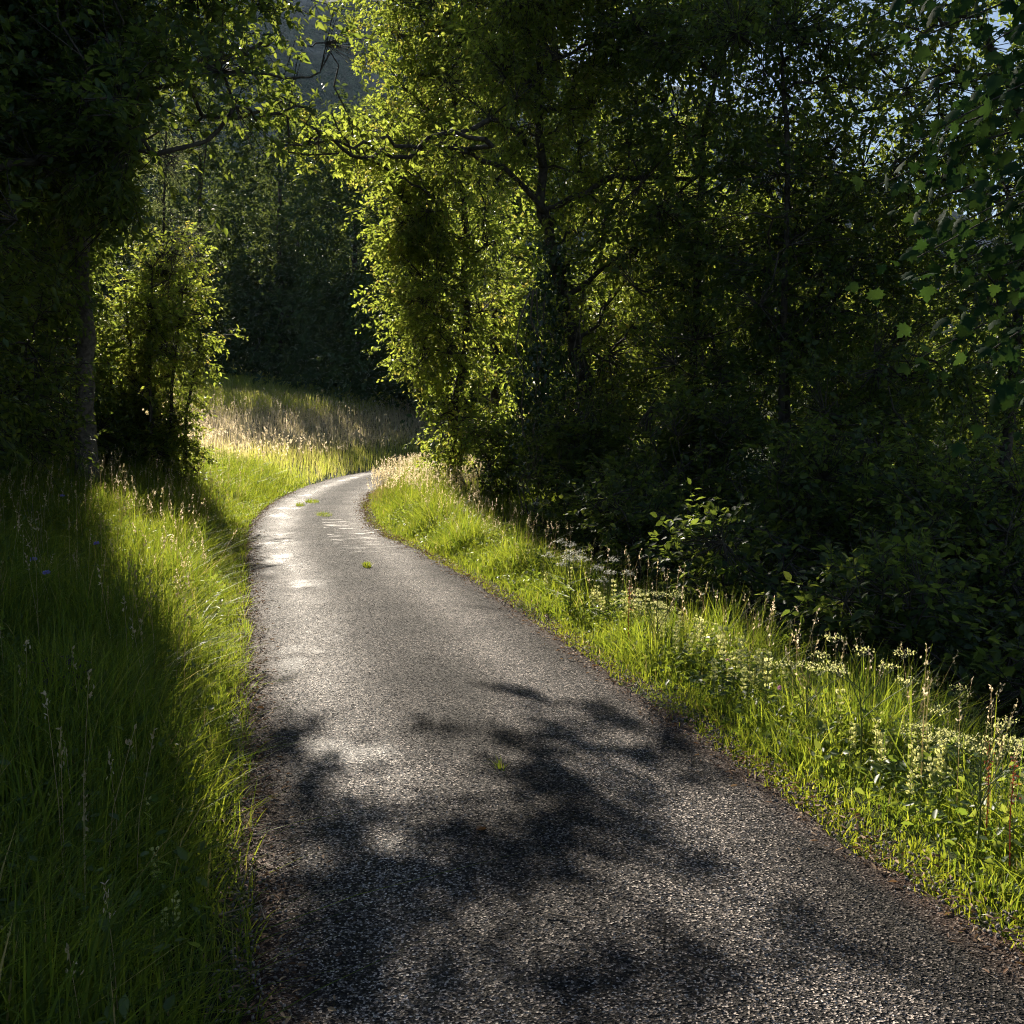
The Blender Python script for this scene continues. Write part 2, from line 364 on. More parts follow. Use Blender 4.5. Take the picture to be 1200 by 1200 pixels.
mx_ = np.arange(-420, 900, 6.); my_ = np.arange(300, 760, 6.)
X, Y = np.meshgrid(mx_, my_, indexing='ij')
# ridge height per bearing, from the ridge line seen over the lane
prof_px = np.array([-400, 0, 200, 385, 480, 600, 700, 900, 1000, 1100, 1200, 1500, 2200]); prof_py = np.array([-330, -200, -100, 18, 45, 70, 95, 150, 200, 235, 260, 300, 330])
bear = F*np.tan(np.arctan2(X, Y)-YAW)+600
ridge = 1.7+(490-np.interp(bear, prof_px, prof_py))/F*np.hypot(X, Y)*np.cos(np.arctan2(X, Y)-YAW)
dist = np.hypot(X, Y)
prof = sstep(330, 560, dist)**.8*(1-.25*sstep(560, 740, dist))
def fbm(x, y, sd, octs=5):
    r = np.random.default_rng(sd); z = 0; am = 1; fr = 1
    for k in range(octs):
        th = r.uniform(0, 6.28, 4); ph = r.uniform(0, 6.28, 4)
        z = z+am*sum(np.sin(fr*(np.cos(a)*x+np.sin(a)*y)+p) for a, p in zip(th, ph))/4
        am *= .55; fr *= 2.1
    return z
Z = -3+ridge/ (sstep(330, 560, np.array(560.))**.8)*prof*(1+.05*fbm(X/60, Y/60, 3))+3.5*fbm(X/9, Y/9, 4, 3)*prof
g = Geo(); g.add(np.stack([X, Y, Z], -1).reshape(-1, 3), [grid_faces(len(mx_), len(my_))])
o = g.build('mountain', mountain_mat(), smooth=True); o['kind'] = 'structure'

# ------------------------------------------------------------------ which ground points the sun must reach (gaps in the tree canopy)
UL_S = np.array([0, 4.2, 5.0, 6.6, 10, 13, 16, 20, 24, 28]); UL_U = np.array([.1, -.25, -.38, -.68, -1.25, -1.7, -1.3, -.9, -1.2, -9])
DARK = [(600, 815, 48, 10, -.33), (330, 880, 40, 16, .2), (500, 872, 30, 9, 0), (345, 925, 45, 18, .3), (628, 886, 48, 12, -.2), (735, 852, 70, 10, -.25), (640, 925, 90, 16, -.1),
        (410, 975, 85, 22, 0), (640, 1005, 120, 28, -.1), (470, 1040, 110, 26, 0), (370, 1140, 70, 35, 0), (620, 1060, 90, 22, 0), (720, 970, 60, 18, -.3), (860, 1030, 70, 22, -.3), (740, 935, 90, 9, -.2),
        (760, 1165, 170, 30, 0), (480, 1165, 120, 25, 0), (960, 1120, 80, 25, -.3), (450, 1090, 60, 16, .1)]
LIGHT = [(565, 1120, 130, 62), (440, 995, 75, 18), (330, 905, 50, 10), (340, 1080, 40, 25), (590, 980, 40, 10), (800, 880, 150, 30), (1000, 1040, 120, 45), (900, 960, 80, 22), (330, 1010, 55, 45), (320, 1120, 45, 45), (310, 945, 45, 28), (500, 930, 60, 14), (400, 900, 40, 10)]
def img_of(x, y, z=0.0):
    d = np.stack([x, y, np.zeros_like(x)+z], -1)-CAM
    dep = d@FWD
    return 600+F*(d@RGT)/dep, 600-F*(d@UP)/dep, dep
def sun_keep(P, soft=0.03, fores=.07):
    """leaves are missing where the lane below is sunlit"""
    Ln = P[:, 2]/math.tan(SUN_EL)
    x = P[:, 0]-math.sin(SUN_AZ)*Ln; y = P[:, 1]-math.cos(SUN_AZ)*Ln
    u, s = road_us(x, y)
    litA = (s > 5.6) & (s < 44) & (u > np.interp(s, UL_S, UL_U)) & (u < RW(s)+np.where((s > 7) & (s < 12.5), .6, 1.25))
    litA = litA | ((s > 2.5) & (s <= 5.6) & (u > -.36) & (u < .12))
    px, py, dep = img_of(x, y)
    fore = (s <= 5.6) & (s > 2.2) & (u > -.35) & (u < 3.6)
    pr = np.ones(len(P))
    pr[litA] = soft
    base = np.where(s < 5.0, fores, .15)
    pr[fore] = base[fore]
    for cx, cy_, rx, ry, sl_ in DARK:
        inn = (np.abs(dep) > .5) & (((px-cx)/rx)**2+((py-cy_-(px-cx)*-sl_)/ry)**2 < 1) & (litA | fore)
        pr[inn] = 1
    for cx, cy_, rx, ry in LIGHT:
        inn = (((px-cx)/rx)**2+((py-cy_)/ry)**2 < 1) & fore
        pr[inn] = .02
    return rng.random(len(P)) < pr

# ------------------------------------------------------------------ trees
def in_ellipsoids(ells, n, shell=.45):
    vol = np.array([a[3]*a[4]*a[5]*(a[6] if len(a) > 6 else 1) for a in ells]); k = rng.choice(len(ells), n, p=vol/vol.sum())
    E = np.array([a[:6] for a in ells])
    d = rand_unit(n); r = rng.random(n)**shell
    # lumpy outline
    r = r*(.86+.2*np.sin(5*d[:, 0]+3.1*k)*np.sin(4*d[:, 1]+k)+.14*np.sin(9*d[:, 2]+2*k))
    return E[k, :3]+d*r[:, None]*E[k, 3:], d

def noise3(P, wl, sd):
    r = np.random.default_rng(sd); v = 0
    for am, fr in ((1, 1), (.6, 1.9), (.35, 3.7)):
        K = unit(r.normal(size=(5, 3)))*2*np.pi*fr/wl; v = v+am*np.sin(P@K.T+r.uniform(0, 6.28, 5)).sum(1)/2.2
    return v

def grow(root_pts, nodes):
    """connects nodes outward from the trunk; returns parent index per point"""
    pts = [p for p in root_pts]; par = [max(i-1, -1) if i else -1 for i in range(len(root_pts))]
    rp = np.array(root_pts)
    order = np.argsort(np.min(np.linalg.norm(nodes[:, None]-rp[None], axis=2), axis=1))
    arr = np.zeros((len(root_pts)+len(nodes), 3)); arr[:len(root_pts)] = rp; n = len(root_pts)
    dist = np.zeros(len(arr))
    dist[1:n] = np.cumsum(np.linalg.norm(np.diff(rp, axis=0), axis=1))
    for i in order:
        q = nodes[i]; d = np.linalg.norm(arr[:n]-q, axis=1)
        up = np.maximum(arr[:n, 2]-q[2], 0)
        c = d+.18*dist[:n]+.6*up
        if n > 3: c[0] += 5
        j = int(np.argmin(c)); arr[n] = q; par.append(j); dist[n] = dist[j]+d[j]; n += 1
    return arr, np.array(par)

def make_tree(name, label, cat, base, trunk, ells, nspray, leafmat_, barkmat='bark', leaf=.075, per=13, r0=.14, knodes=110, spray=.55,
              tmpl=LEAF, tfaces=LEAF_F, shell=.45, droop=.25, keep=True, extra=None, group=None, fill=.35, stems=None, twigs=True, flat=.5, crown_name='crown', limbs=(), free=None, clump=1.5, cut=-.35):
    base = np.array(base, float)
    root = empty(name, tuple(base), label, cat, group); tg = Geo(); lg = Geo(); limb_pts = []
    nodes, _ = in_ellipsoids(ells, knodes, .6)
    for more in (extra, free):
        if more is not None and len(more): nodes = np.concatenate([nodes, more[::5]])
    C, D = in_ellipsoids(ells, nspray, shell)
    gzv = gz(C[:, 0], C[:, 1])
    ok = C[:, 2] > gzv+.05
    C = C[ok]; D = D[ok]
    tw = unit(D*.8+rng.normal(size=D.shape)*.55+np.array((0, 0, .1-droop))); ln = spray*rng.uniform(.55, 1.2, len(C))
    if clump is not None:
        k = noise3(C, clump, int(rng.integers(1e6))) > rng.normal(size=len(C))*.12+cut; C = C[k]; D = D[k]; tw = tw[k]; ln = ln[k]
    if extra is not None and len(extra):
        ne = len(extra); C = np.concatenate([C, extra]); D = np.concatenate([D, rand_unit(ne)]); tw = np.concatenate([tw, rand_unit(ne)*np.array((1, 1, .3))]); ln = np.concatenate([ln, np.full(ne, .3)])
    if keep:
        k = sun_keep(C+tw*ln[:, None]*.5, .03 if keep is True else keep); C = C[k]; D = D[k]; tw = tw[k]; ln = ln[k]
    if free is not None:
        ne = len(free); C = np.concatenate([C, free]); D = np.concatenate([D, rand_unit(ne)]); tw = np.concatenate([tw, unit(rng.normal(size=(ne, 3))*np.array((1, 1, .5)))]); ln = np.concatenate([ln, rng.uniform(.25, .5, ne)])
    for pl, ra, rb in limbs:
        pl = np.array(pl, float); tt = np.linspace(0, len(pl)-1, 5*(len(pl)-1)+1); pp = np.stack([np.interp(tt, np.arange(len(pl)), pl[:, c]) for c in range(3)], 1)
        pp[1:-1] += rng.normal(size=pp[1:-1].shape)*.035; tube(lg, pp-base, np.linspace(ra, rb, len(pp)), 7, .05); limb_pts.append(pp)
    # pull limbs only where leaves are
    if len(C):
        dn = np.array([np.min(np.linalg.norm(C-q, axis=1)) for q in nodes]); nodes = nodes[dn < .55*max(1, spray)]
    stems = stems or [trunk]
    allpts = []; segs = []
    for tr in stems:
        tr = np.array(tr, float)
        tt = np.linspace(0, len(tr)-1, 6*(len(tr)-1)+1)
        tp = np.stack([np.interp(tt, np.arange(len(tr)), tr[:, c]) for c in range(3)], 1)
        tp[1:-1] += rng.normal(size=tp[1:-1].shape)*.018*np.array((1, 1, .3))*(r0/.1)
        allpts.append(tp)
        kk = np.linspace(0, 1, len(tp)); rad = r0*(1-.72*kk)*(1+.45*np.exp(-kk*14))
        tube(tg, tp-base, rad, 9, .05)
    rp = max(allpts, key=len)
    skel = [tp[len(tp)//3:] for tp in allpts]+limb_pts
    if len(nodes) > 3:
        arr = None
        groups = [[] for _ in allpts]
        for q in nodes:
            groups[int(np.argmin([np.min(np.linalg.norm(tp[len(tp)//3:]-q, axis=1)) for tp in allpts]))].append(q)
        E0, E1, R0, R1 = [], [], [], []
        for tp, qs in zip(allpts, groups):
            if not qs: continue
            start = tp[len(tp)//3:]
            arr, par = grow(start, np.array(qs))
            cnt = np.ones(len(arr))
            for i in range(len(arr)-1, len(start)-1, -1): cnt[par[i]] += cnt[i]
            for i in range(len(start), len(arr)):
                p0, p1 = arr[par[i]], arr[i]
                ra = min(.008*cnt[i]**.5+.004, r0*.45); L_ = np.linalg.norm(p1-p0)
                m1 = p0+(p1-p0)*.35+rng.normal(size=3)*.06*L_; m2 = p0+(p1-p0)*.7+rng.normal(size=3)*.06*L_
                for (a, b, q0, q1) in ((p0, m1, 1.15, 1.05), (m1, m2, 1.05, .95), (m2, p1, .95, .8)):
                    E0.append(a); E1.append(b); R0.append(ra*q0); R1.append(ra*q1)
            skel.append(arr)
        prisms(lg, np.array(E0)-base, np.array(E1)-base, np.array(R0), np.array(R1), 5)
    # sprays
    n = len(C)
    up = np.array((0, 0, 1.0))
    nspv = unit(up+rng.normal(size=(n, 3))*flat)                # plane of each spray
    if twigs and n:
        SK = np.concatenate(skel); near = np.concatenate([np.argmin(((C[i:i+400, None]-SK[None])**2).sum(2), axis=1) for i in range(0, n, 400)])
        ok_ = np.linalg.norm(SK[near]-C, axis=1) < 1.0; prisms(lg, SK[near][ok_]-base, C[ok_]-base, np.full(ok_.sum(), .007), np.full(ok_.sum(), .0045), 3)
    if twigs: prisms(lg, C-base, C+tw*ln[:, None]-base, np.full(n, .0045), np.full(n, .002), 3)
    tk = tg.build('trunk' if len(stems) == 1 else 'stems', M[barkmat], root, smooth=True)
    if lg.n: lg.build('branches', M[barkmat], tk, smooth=True)
    t = (np.arange(per)[None]+rng.random((n, per)))/per
    side = np.where((np.arange(per) % 2)[None] > 0, 1., -1.)*np.ones((n, 1))
    bdir = unit(np.cross(nspv, tw))
    P = C[:, None]+tw[:, None]*(ln[:, None]*t)[..., None]+rng.normal(size=(n, per, 3))*.05*spray
    P[..., 2] -= .10*ln[:, None]*t**2
    A = unit(tw[:, None]*.65+bdir[:, None]*side[..., None]*.9+rng.normal(size=(n, per, 3))*.38-np.array((0, 0, droop)))
    Nn = unit(nspv[:, None]+rng.normal(size=(n, per, 3))*.42)
    sz = leaf*rng.uniform(.6, 1.25, (n, per))
    sv = np.clip(rng.random((n, 1))*.7+rng.random((n, per))*.3+(rng.random((n, per)) > .985)*.4, 0, 1)
    cg = Geo(); inst(cg, tmpl, tfaces, P.reshape(-1, 3)-base, A.reshape(-1, 3), Nn.reshape(-1, 3), sz.ravel(), sv.ravel())
    cg.build(crown_name, M[leafmat_], root)
    return root

def along_sun(px, py, rx, ry, sl_, n, z0, z1):
    """points up the sun ray over a patch of road"""
    th = rng.uniform(0, 6.28, n); r = np.sqrt(rng.random(n))
    dx = rx*r*np.cos(th); dy = ry*r*np.sin(th)-sl_*dx
    out = []
    for a, b in zip(px+dx, py+dy):
        q = ground_at(a, b); z = rng.uniform(z0, z1); Ln = z/math.tan(SUN_EL)
        out.append((q[0]+math.sin(SUN_AZ)*Ln, q[1]+math.cos(SUN_AZ)*Ln, z))
    return np.array(out)
cast = []  # leaf sprays added to the overhanging tree to cast the dark road patches
for cx, cy_, rx, ry, sl_ in DARK:
    q = ground_at(cx, cy_); dep = (q-CAM)@FWD
    area = math.pi*(rx/F*dep)*(ry/F*dep*dep/1.7)
    cast.append(along_sun(cx, cy_, rx*.85, ry*.85, sl_, max(3, int(area/.016)), 5.0, 7.4))
cast = np.concatenate(cast)
def on_ground(px, py, zoff=0.0):
    """where the ground lies behind a place in the view"""
    d = FWD+RGT*(px-600)/F+UP*(600-py)/F; ts = np.arange(1.5, 60, .03)
    q = CAM+d*ts[:, None]; hit = q[:, 2] < gz(q[:, 0], q[:, 1])+zoff
    return q[int(np.argmax(hit))] if hit.any() else q[-1]
shade = []  # more sprays added to that tree to keep the bank in shadow
for cx, cy_, rx, ry, n in [(75, 880, 120, 110, 150), (95, 1060, 130, 100, 150), (40, 740, 60, 80, 90), (150, 1010, 60, 90, 70), (160, 1140, 70, 60, 70), (60, 640, 60, 50, 60)]:
    for _ in range(n):
        th = rng.uniform(0, 6.28); r = math.sqrt(rng.random()); q = on_ground(cx+rx*r*math.cos(th), cy_+ry*r*math.sin(th), .25)
        z = rng.uniform(4.4, 7.2); Ln = (z-q[2])/math.tan(SUN_EL); shade.append((q[0]+math.sin(SUN_AZ)*Ln, q[1]+math.cos(SUN_AZ)*Ln, z))
shade = np.array(shade)

def gb(x, y): return (x, y, float(gz(x, y))-.05)
# west side of the lane
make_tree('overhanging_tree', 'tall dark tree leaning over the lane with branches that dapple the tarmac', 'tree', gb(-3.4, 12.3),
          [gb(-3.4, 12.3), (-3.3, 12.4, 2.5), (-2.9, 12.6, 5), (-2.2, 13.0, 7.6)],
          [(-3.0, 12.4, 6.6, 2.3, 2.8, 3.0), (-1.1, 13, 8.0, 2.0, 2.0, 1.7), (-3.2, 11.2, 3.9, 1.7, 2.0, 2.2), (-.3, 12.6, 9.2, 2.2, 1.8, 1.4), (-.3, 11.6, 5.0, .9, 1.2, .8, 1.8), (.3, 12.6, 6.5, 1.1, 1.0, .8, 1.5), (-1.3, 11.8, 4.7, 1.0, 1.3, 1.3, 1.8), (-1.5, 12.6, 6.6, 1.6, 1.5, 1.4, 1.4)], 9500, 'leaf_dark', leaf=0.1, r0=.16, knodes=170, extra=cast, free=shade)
make_tree('hedgerow_tree', 'tree with one straight grey trunk standing bare between dark hedge and pale shrub', 'tree', gb(-2.35, 17),
          [gb(-2.35, 17), (-2.3, 17, 2.5), (-2.3, 17.1, 5), (-2.5, 17.2, 9)],
          [(-2.6, 17.2, 7.2, 2.3, 2.4, 3.2), (-2.7, 17, 4.3, 1.4, 1.6, 1.2), (-3.4, 17.2, 2.6, 1.0, 1.4, 1.6), (-1.7, 17.6, 8.6, 1.8, 1.8, 1.6)], 4600, 'leaf_dark', 'bark_pale', leaf=0.105, r0=.17, knodes=110)
make_tree('multi_stem_shrub', 'sunlit yellow-green multi-stemmed shrub at the meadow corner beside the lane', 'shrub', gb(-1.7, 20),
          None, [(-1.55, 20, 3.0, .95, 1.3, 1.9), (-1.2, 20.3, 4.3, .7, 1.0, 1.0), (-.75, 20.2, 2.75, .55, .5, .35), (-2.2, 20, 2.2, .7, 1.0, 1.5), (-1.7, 20, 1.1, 1.1, .9, 1.0, 2.2), (-2.5, 20.2, 1.6, .7, .9, 1.4, 1.5), (-.62, 20.2, 3.3, .6, .3, .22)], 4500, 'leaf_spring', leaf=0.09, r0=.045, knodes=70, spray=.4, keep=.75,
          stems=[[gb(-1.3, 20), (-1.25, 20, 2.2), (-1.0, 20.1, 4.0)], [gb(-1.6, 19.8), (-1.6, 19.8, 2.3), (-1.5, 19.9, 4.4)], [gb(-1.95, 20.1), (-1.9, 20.1, 2.0), (-2.0, 20.1, 4.2)], [gb(-2.2, 19.9), (-2.25, 19.9, 2.0), (-2.4, 20, 3.8)], [gb(-1.1, 20.2), (-1.0, 20.2, 1.8), (-.7, 20.2, 3.2)]])
make_tree('pale_leaved_tree', 'slender grey-green tree whose pale leaves catch light above the sunlit shrub', 'tree', gb(-1.9, 25),
          [gb(-1.9, 25), (-1.8, 25, 3), (-1.5, 25, 8.2)], [(-1.5, 25, 5.6, 1.0, 1.1, 1.8), (-1.9, 25, 3.8, .9, 1.0, 1.2), (-1.6, 25, 7.6, .9, 1.1, 1.2)], 1700, 'leaf_grey', leaf=.07, r0=.06, knodes=40, tmpl=LEAF_N, keep=.35)
make_tree('hedge_shrub', 'dense dark hedge shrub nearest the camera on the grassy bank', 'shrub', gb(-3.0, 9.6),
          None, [(-3.15, 9.6, 2.0, 1.0, 1.5, 1.7), (-3.0, 10.2, 3.6, 1.2, 1.3, 1.4), (-3.6, 8.2, 2.2, 1.2, 1.2, 1.8)], 1700, 'leaf_dark', leaf=0.085, r0=.05, knodes=60, spray=.4,
          stems=[[gb(-3.0, 9.6), (-3.1, 9.6, 2), (-3.1, 9.8, 3.6)], [gb(-3.3, 9.2), (-3.4, 9.1, 1.6), (-3.6, 8.8, 3.0)], [gb(-2.8, 10), (-2.8, 10.1, 2), (-2.7, 10.3, 3.6)]])
make_tree('hedge_shrub', 'dark rounded hedge shrub just in front of the straight grey trunk', 'shrub', gb(-2.75, 13.6),
          None, [(-2.8, 13.6, 2.0, .95, 1.4, 1.6), (-3.2, 14.5, 3.2, 1.0, 1.2, 1.3), (-2.5, 14.8, 1.5, .6, .8, .8)], 1200, 'leaf_dark', leaf=0.085, r0=.045, knodes=50, spray=.4,
          stems=[[gb(-2.75, 13.6), (-2.8, 13.6, 2), (-2.9, 13.8, 3.2)], [gb(-3.0, 13.9), (-3.1, 14, 1.8), (-3.3, 14.3, 3.2)]])
make_tree('hedge_shrub', 'tall dark hedge shrub between the two rounded hedge shrubs', 'shrub', gb(-3.3, 11.6),
          None, [(-3.3, 11.6, 2.4, 1.1, 1.3, 2.2), (-3.2, 11.9, 4.6, 1.1, 1.2, 1.4)], 2000, 'leaf_dark', leaf=.085, r0=.05, knodes=50, spray=.4,
          stems=[[gb(-3.3, 11.6), (-3.35, 11.6, 2.4), (-3.2, 11.8, 4.6)], [gb(-3.5, 11.4), (-3.6, 11.4, 2), (-3.7, 11.4, 3.6)]])
make_tree('hedge_shrub', 'tall dark hedge shrub immediately behind the straight grey trunk', 'shrub', gb(-3.2, 18.6),
          None, [(-3.2, 18.8, 2.6, 1.1, 1.2, 2.0), (-3.0, 19, 4.6, 1.2, 1.2, 1.4), (-2.5, 19.3, 1.4, .7, .8, .9)], 2000, 'leaf_dark', leaf=.095, r0=.05, knodes=50, spray=.4,
          stems=[[gb(-3.2, 18.6), (-3.2, 18.7, 2.4), (-3.0, 18.9, 4.6)], [gb(-3.4, 18.9), (-3.5, 19, 2), (-3.5, 19, 3.8)]])
make_tree('hedge_shrub', 'dark hedge shrub uphill of the straight grey trunk', 'shrub', gb(-4.4, 15.5),
          None, [(-4.4, 15.5, 3.0, 1.3, 1.4, 2.2), (-4.2, 15.8, 5.2, 1.3, 1.3, 1.3)], 2000, 'leaf_dark', leaf=.095, r0=.05, knodes=50, spray=.4,
          stems=[[gb(-4.4, 15.5), (-4.4, 15.5, 2.8), (-4.2, 15.7, 5)], [gb(-4.6, 15.3), (-4.8, 15.3, 2.5), (-4.9, 15.3, 4)]])
make_tree('field_tree', 'broad dark tree behind the hedge on the upper side of the bank', 'tree', gb(-7.0, 16), [gb(-7, 16), (-6.9, 16, 3.5), (-6.6, 16, 8)],
          [(-6.6, 16, 6.5, 2.8, 3, 4.5), (-6.0, 15, 3.2, 2.0, 2.5, 2.0), (-5.0, 17.5, 9, 2.4, 2.4, 2.4)], 2600, 'leaf_dark', leaf=0.13, r0=.18)
make_tree('field_tree', 'tall tree behind the grey trunk, its top showing through the gaps', 'tree', gb(-5.2, 24), [gb(-5.2, 24), (-5.1, 24, 3.5), (-4.8, 24, 8)],
          [(-5.0, 24, 7, 2.6, 2.8, 4.0), (-4.4, 24, 3.4, 1.8, 2.2, 1.8), (-4.2, 25, 10.5, 2.2, 2.2, 2.2)], 2400, 'leaf_dark', leaf=0.135, r0=.17)
make_tree('field_tree', 'dark tree at the far end of the hedge row above the meadow', 'tree', gb(-8.5, 31), [gb(-8.5, 31), (-8.4, 31, 4), (-8, 31, 10)],
          [(-8.0, 31, 9, 3.4, 3.2, 4.5), (-7, 31, 4.8, 2.6, 2.6, 2.2)], 1700, 'leaf_dark', leaf=0.16, r0=.2)
make_tree('field_tree', 'deep green tree high at the edge of view over the hedge', 'tree', gb(-5.0, 8.5), [gb(-5.0, 8.5), (-5.0, 8.6, 3), (-4.6, 8.8, 7)],
          [(-4.6, 8.8, 5.2, 1.8, 2.2, 3.4), (-4.0, 9.6, 7.4, 1.8, 2.0, 1.6)], 2200, 'leaf_dark', leaf=0.105, r0=.15)

# east side of the lane
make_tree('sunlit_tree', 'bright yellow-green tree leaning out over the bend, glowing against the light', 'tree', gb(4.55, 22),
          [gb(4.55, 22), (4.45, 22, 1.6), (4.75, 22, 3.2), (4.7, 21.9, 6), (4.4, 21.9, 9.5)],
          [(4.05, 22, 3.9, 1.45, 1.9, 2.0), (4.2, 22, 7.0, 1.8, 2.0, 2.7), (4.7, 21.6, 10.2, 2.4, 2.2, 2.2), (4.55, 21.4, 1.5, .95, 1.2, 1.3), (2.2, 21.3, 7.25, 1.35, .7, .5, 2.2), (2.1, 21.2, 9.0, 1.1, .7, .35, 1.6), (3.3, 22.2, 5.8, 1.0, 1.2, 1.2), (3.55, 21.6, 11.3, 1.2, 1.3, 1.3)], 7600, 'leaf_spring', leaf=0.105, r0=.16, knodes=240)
arch = np.array([(5.2, 17, 5.0), (4.2, 16.3, 5.7), (3.0, 15.4, 5.75), (2.0, 14.6, 5.5), (1.2, 14, 5.3), (.6, 13.7, 5.2)])
tt = rng.uniform(1.2, 5, 95); free = np.stack([np.interp(tt, np.arange(6), arch[:, c]) for c in range(3)], 1)+rng.normal(size=(95, 3))*np.array((.22, .3, .22))
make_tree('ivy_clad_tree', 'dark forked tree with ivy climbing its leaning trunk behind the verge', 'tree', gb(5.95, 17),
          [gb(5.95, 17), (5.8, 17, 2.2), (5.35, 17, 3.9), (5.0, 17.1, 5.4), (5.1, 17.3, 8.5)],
          [(5.5, 17.2, 7.0, 2.1, 1.9, 2.6), (6.8, 16.9, 5.0, 1.6, 1.6, 1.6), (5.2, 17.6, 9.6, 2.4, 2.2, 2.0), (6.6, 17, 8.8, 2.0, 2.0, 2.0), (3.7, 15.6, 10.3, 2.4, 1.8, 1.3), (4.7, 15.9, 8.7, 1.9, 1.4, 1.5), (4.6, 16.2, 11.6, 2.2, 1.6, 1.4), (6.3, 16.4, 3.2, 1.5, 1.2, 1.7), (4.2, 16.4, 7.2, 1.2, 1.2, 1.3)], 7200, 'leaf_spring', cut=-.3, leaf=0.095, r0=.17, knodes=170, free=free,  # high crown clumps over the lane added, mostly above view, to shade the maple
          limbs=[(arch, .05, .008), ([(5.35, 17, 3.7), (6.0, 16.0, 4.3), (6.7, 15.6, 4.9), (7.6, 15.3, 5.5)], .055, .015), ([(5.0, 17.1, 5.2), (5.9, 15.8, 5.55), (7.0, 15.4, 5.5), (8.0, 15.2, 5.7)], .06, .02), ([(5.3, 17, 4.1), (5.7, 15.9, 4.6), (6.0, 15.6, 5.6), (6.1, 15.5, 6.6)], .04, .01)])
ivy = Geo()
c, d = in_ellipsoids([(4.95, 16.7, 2.2, .62, .6, 1.9), (5.4, 16.8, 1.0, .9, .7, 1.0), (5.2, 16.9, 4.0, .45, .45, 1.1)], 5200, .3)
iv = empty('ivy', tuple(gb(5.3, 16.8)), 'dark glossy ivy curtain hanging over the trunk behind the white umbels', 'ivy')
b0 = np.array(gb(5.3, 16.8))
inst(ivy, LEAF*np.array((1, 1.5, 1)), LEAF_F, c-b0, unit(rng.normal(size=c.shape)*.5-np.array((0, .3, .8))), unit(d+rng.normal(size=c.shape)*.5), .08*rng.uniform(.6, 1.3, len(c)), rng.random(len(c)))
ivy.build('foliage', M['leaf_ivy'], iv)
st = Geo()
for k in range(9):
    x0 = rng.uniform(4.6, 5.8); tube(st, np.array([(x0+rng.normal()*.1, 16.5+rng.normal()*.1, z) for z in np.linspace(.1, 3.8, 9)])-b0, .014, 5)
st.build('stems', M['bark_pale'], iv, smooth=True)

tr_specs = [
    ((6.9, 15.2), (0.1, 0), 'slim dark tree with a long level limb reaching across the shade', 'leaf_dark', [(6.9, 15.2, 5.0, 1.7, 1.7, 2.6), (6.9, 15.2, 7.9, 1.9, 1.8, 1.6), (7.6, 15, 2.6, 1.3, 1.3, 1.3)], 2500, .11, .09),
    ((7.45, 13.2), (0, 0), 'thin straight-trunked tree deep in the shaded thicket', 'leaf_dark', [(7.6, 13.2, 4.0, 1.6, 1.6, 2.4), (7.3, 13.4, 7.0, 1.8, 1.8, 1.6)], 2100, .10, .07),
    ((8.2, 13.8), (-.2, .1), 'second thin trunk close beside the straight one in the thicket', 'leaf_dark', [(8.9, 13.8, 4.8, 1.7, 1.7, 2.8)], 1500, .10, .065),
    ((9.4, 11.3), (.2, 0), 'dense dark tree beyond the drooping maple branches', 'leaf_dark', [(9.3, 11.3, 3.2, 1.7, 1.6, 2.2), (9.0, 11.6, 5.6, 1.6, 1.6, 1.2), (8.6, 11.4, 7.0, 1.6, 1.4, .9)], 1800, .10, .10),
    ((8.6, 19.5), (0, 0), 'sun-flecked tree standing behind the thicket in the shade gap', 'leaf_spring', [(8.6, 19.5, 4.6, 2.2, 2.0, 3.4)], 1500, .13, .13),
    ((11.5, 17), (.1, 0), 'light-green tree seen through gaps beyond the maple branches', 'leaf_spring', [(11.6, 17, 3.0, 2.4, 1.8, 2.8)], 1300, .13, .13),
    ((15.5, 19), (0, 0), 'sunlit tree low down beyond the thicket near the picture edge', 'leaf_spring', [(15.8, 19, 2.0, 2.8, 2.2, 3.2)], 1300, .14, .14),
    ((11.2, 24), (0, 0), 'tall pale tree rising behind the ivy-covered trunk', 'leaf_spring', [(11.2, 24, 3.6, 2.8, 2.4, 3.8)], 1300, .16, .15),
    ((6.6, 27), (0, 0), 'tall tree behind the glowing tree on the inside of the bend', 'leaf_spring', [(6.7, 27, 4.6, 1.8, 2.0, 3.6)], 900, .16, .15),
    ((16.5, 27), (0, 0), 'broad tree furthest down the slope behind the thicket', 'leaf_far', [(16.5, 27, 3.2, 3.6, 2.8, 4.0)], 1200, .18, .16),
    ((21.5, 24), (0, 0), 'low spreading tree behind the maple tips at the margin', 'leaf_spring', [(21.5, 24, 1.6, 3.4, 2.6, 3.4)], 1200, .17, .16),
    ((13.0, 13.2), (0, 0), 'shaded tree close behind the maple tips at the margin', 'leaf_dark', [(13.0, 13.2, 2.2, 2.0, 1.8, 2.8), (11.0, 12.2, 5.6, 1.9, 1.5, 1.3)], 850, .11, .12),
]
for (bx, by), (lx, ly), lab, lm, ells, n, lf, r0 in tr_specs:
    top = max(a[2]+.5*a[5] for a in ells); z0 = gb(bx, by)
    make_tree('thicket_tree', lab, 'tree', z0, [z0, (bx+lx, by+ly, z0[2]+.35*top), (bx+lx*2, by+ly*2, .7*top), (ells[-1][0], ells[-1][1], top)], ells, n, lm, leaf=lf, r0=r0, knodes=70, cut=-.2 if by < 19 else -.3)

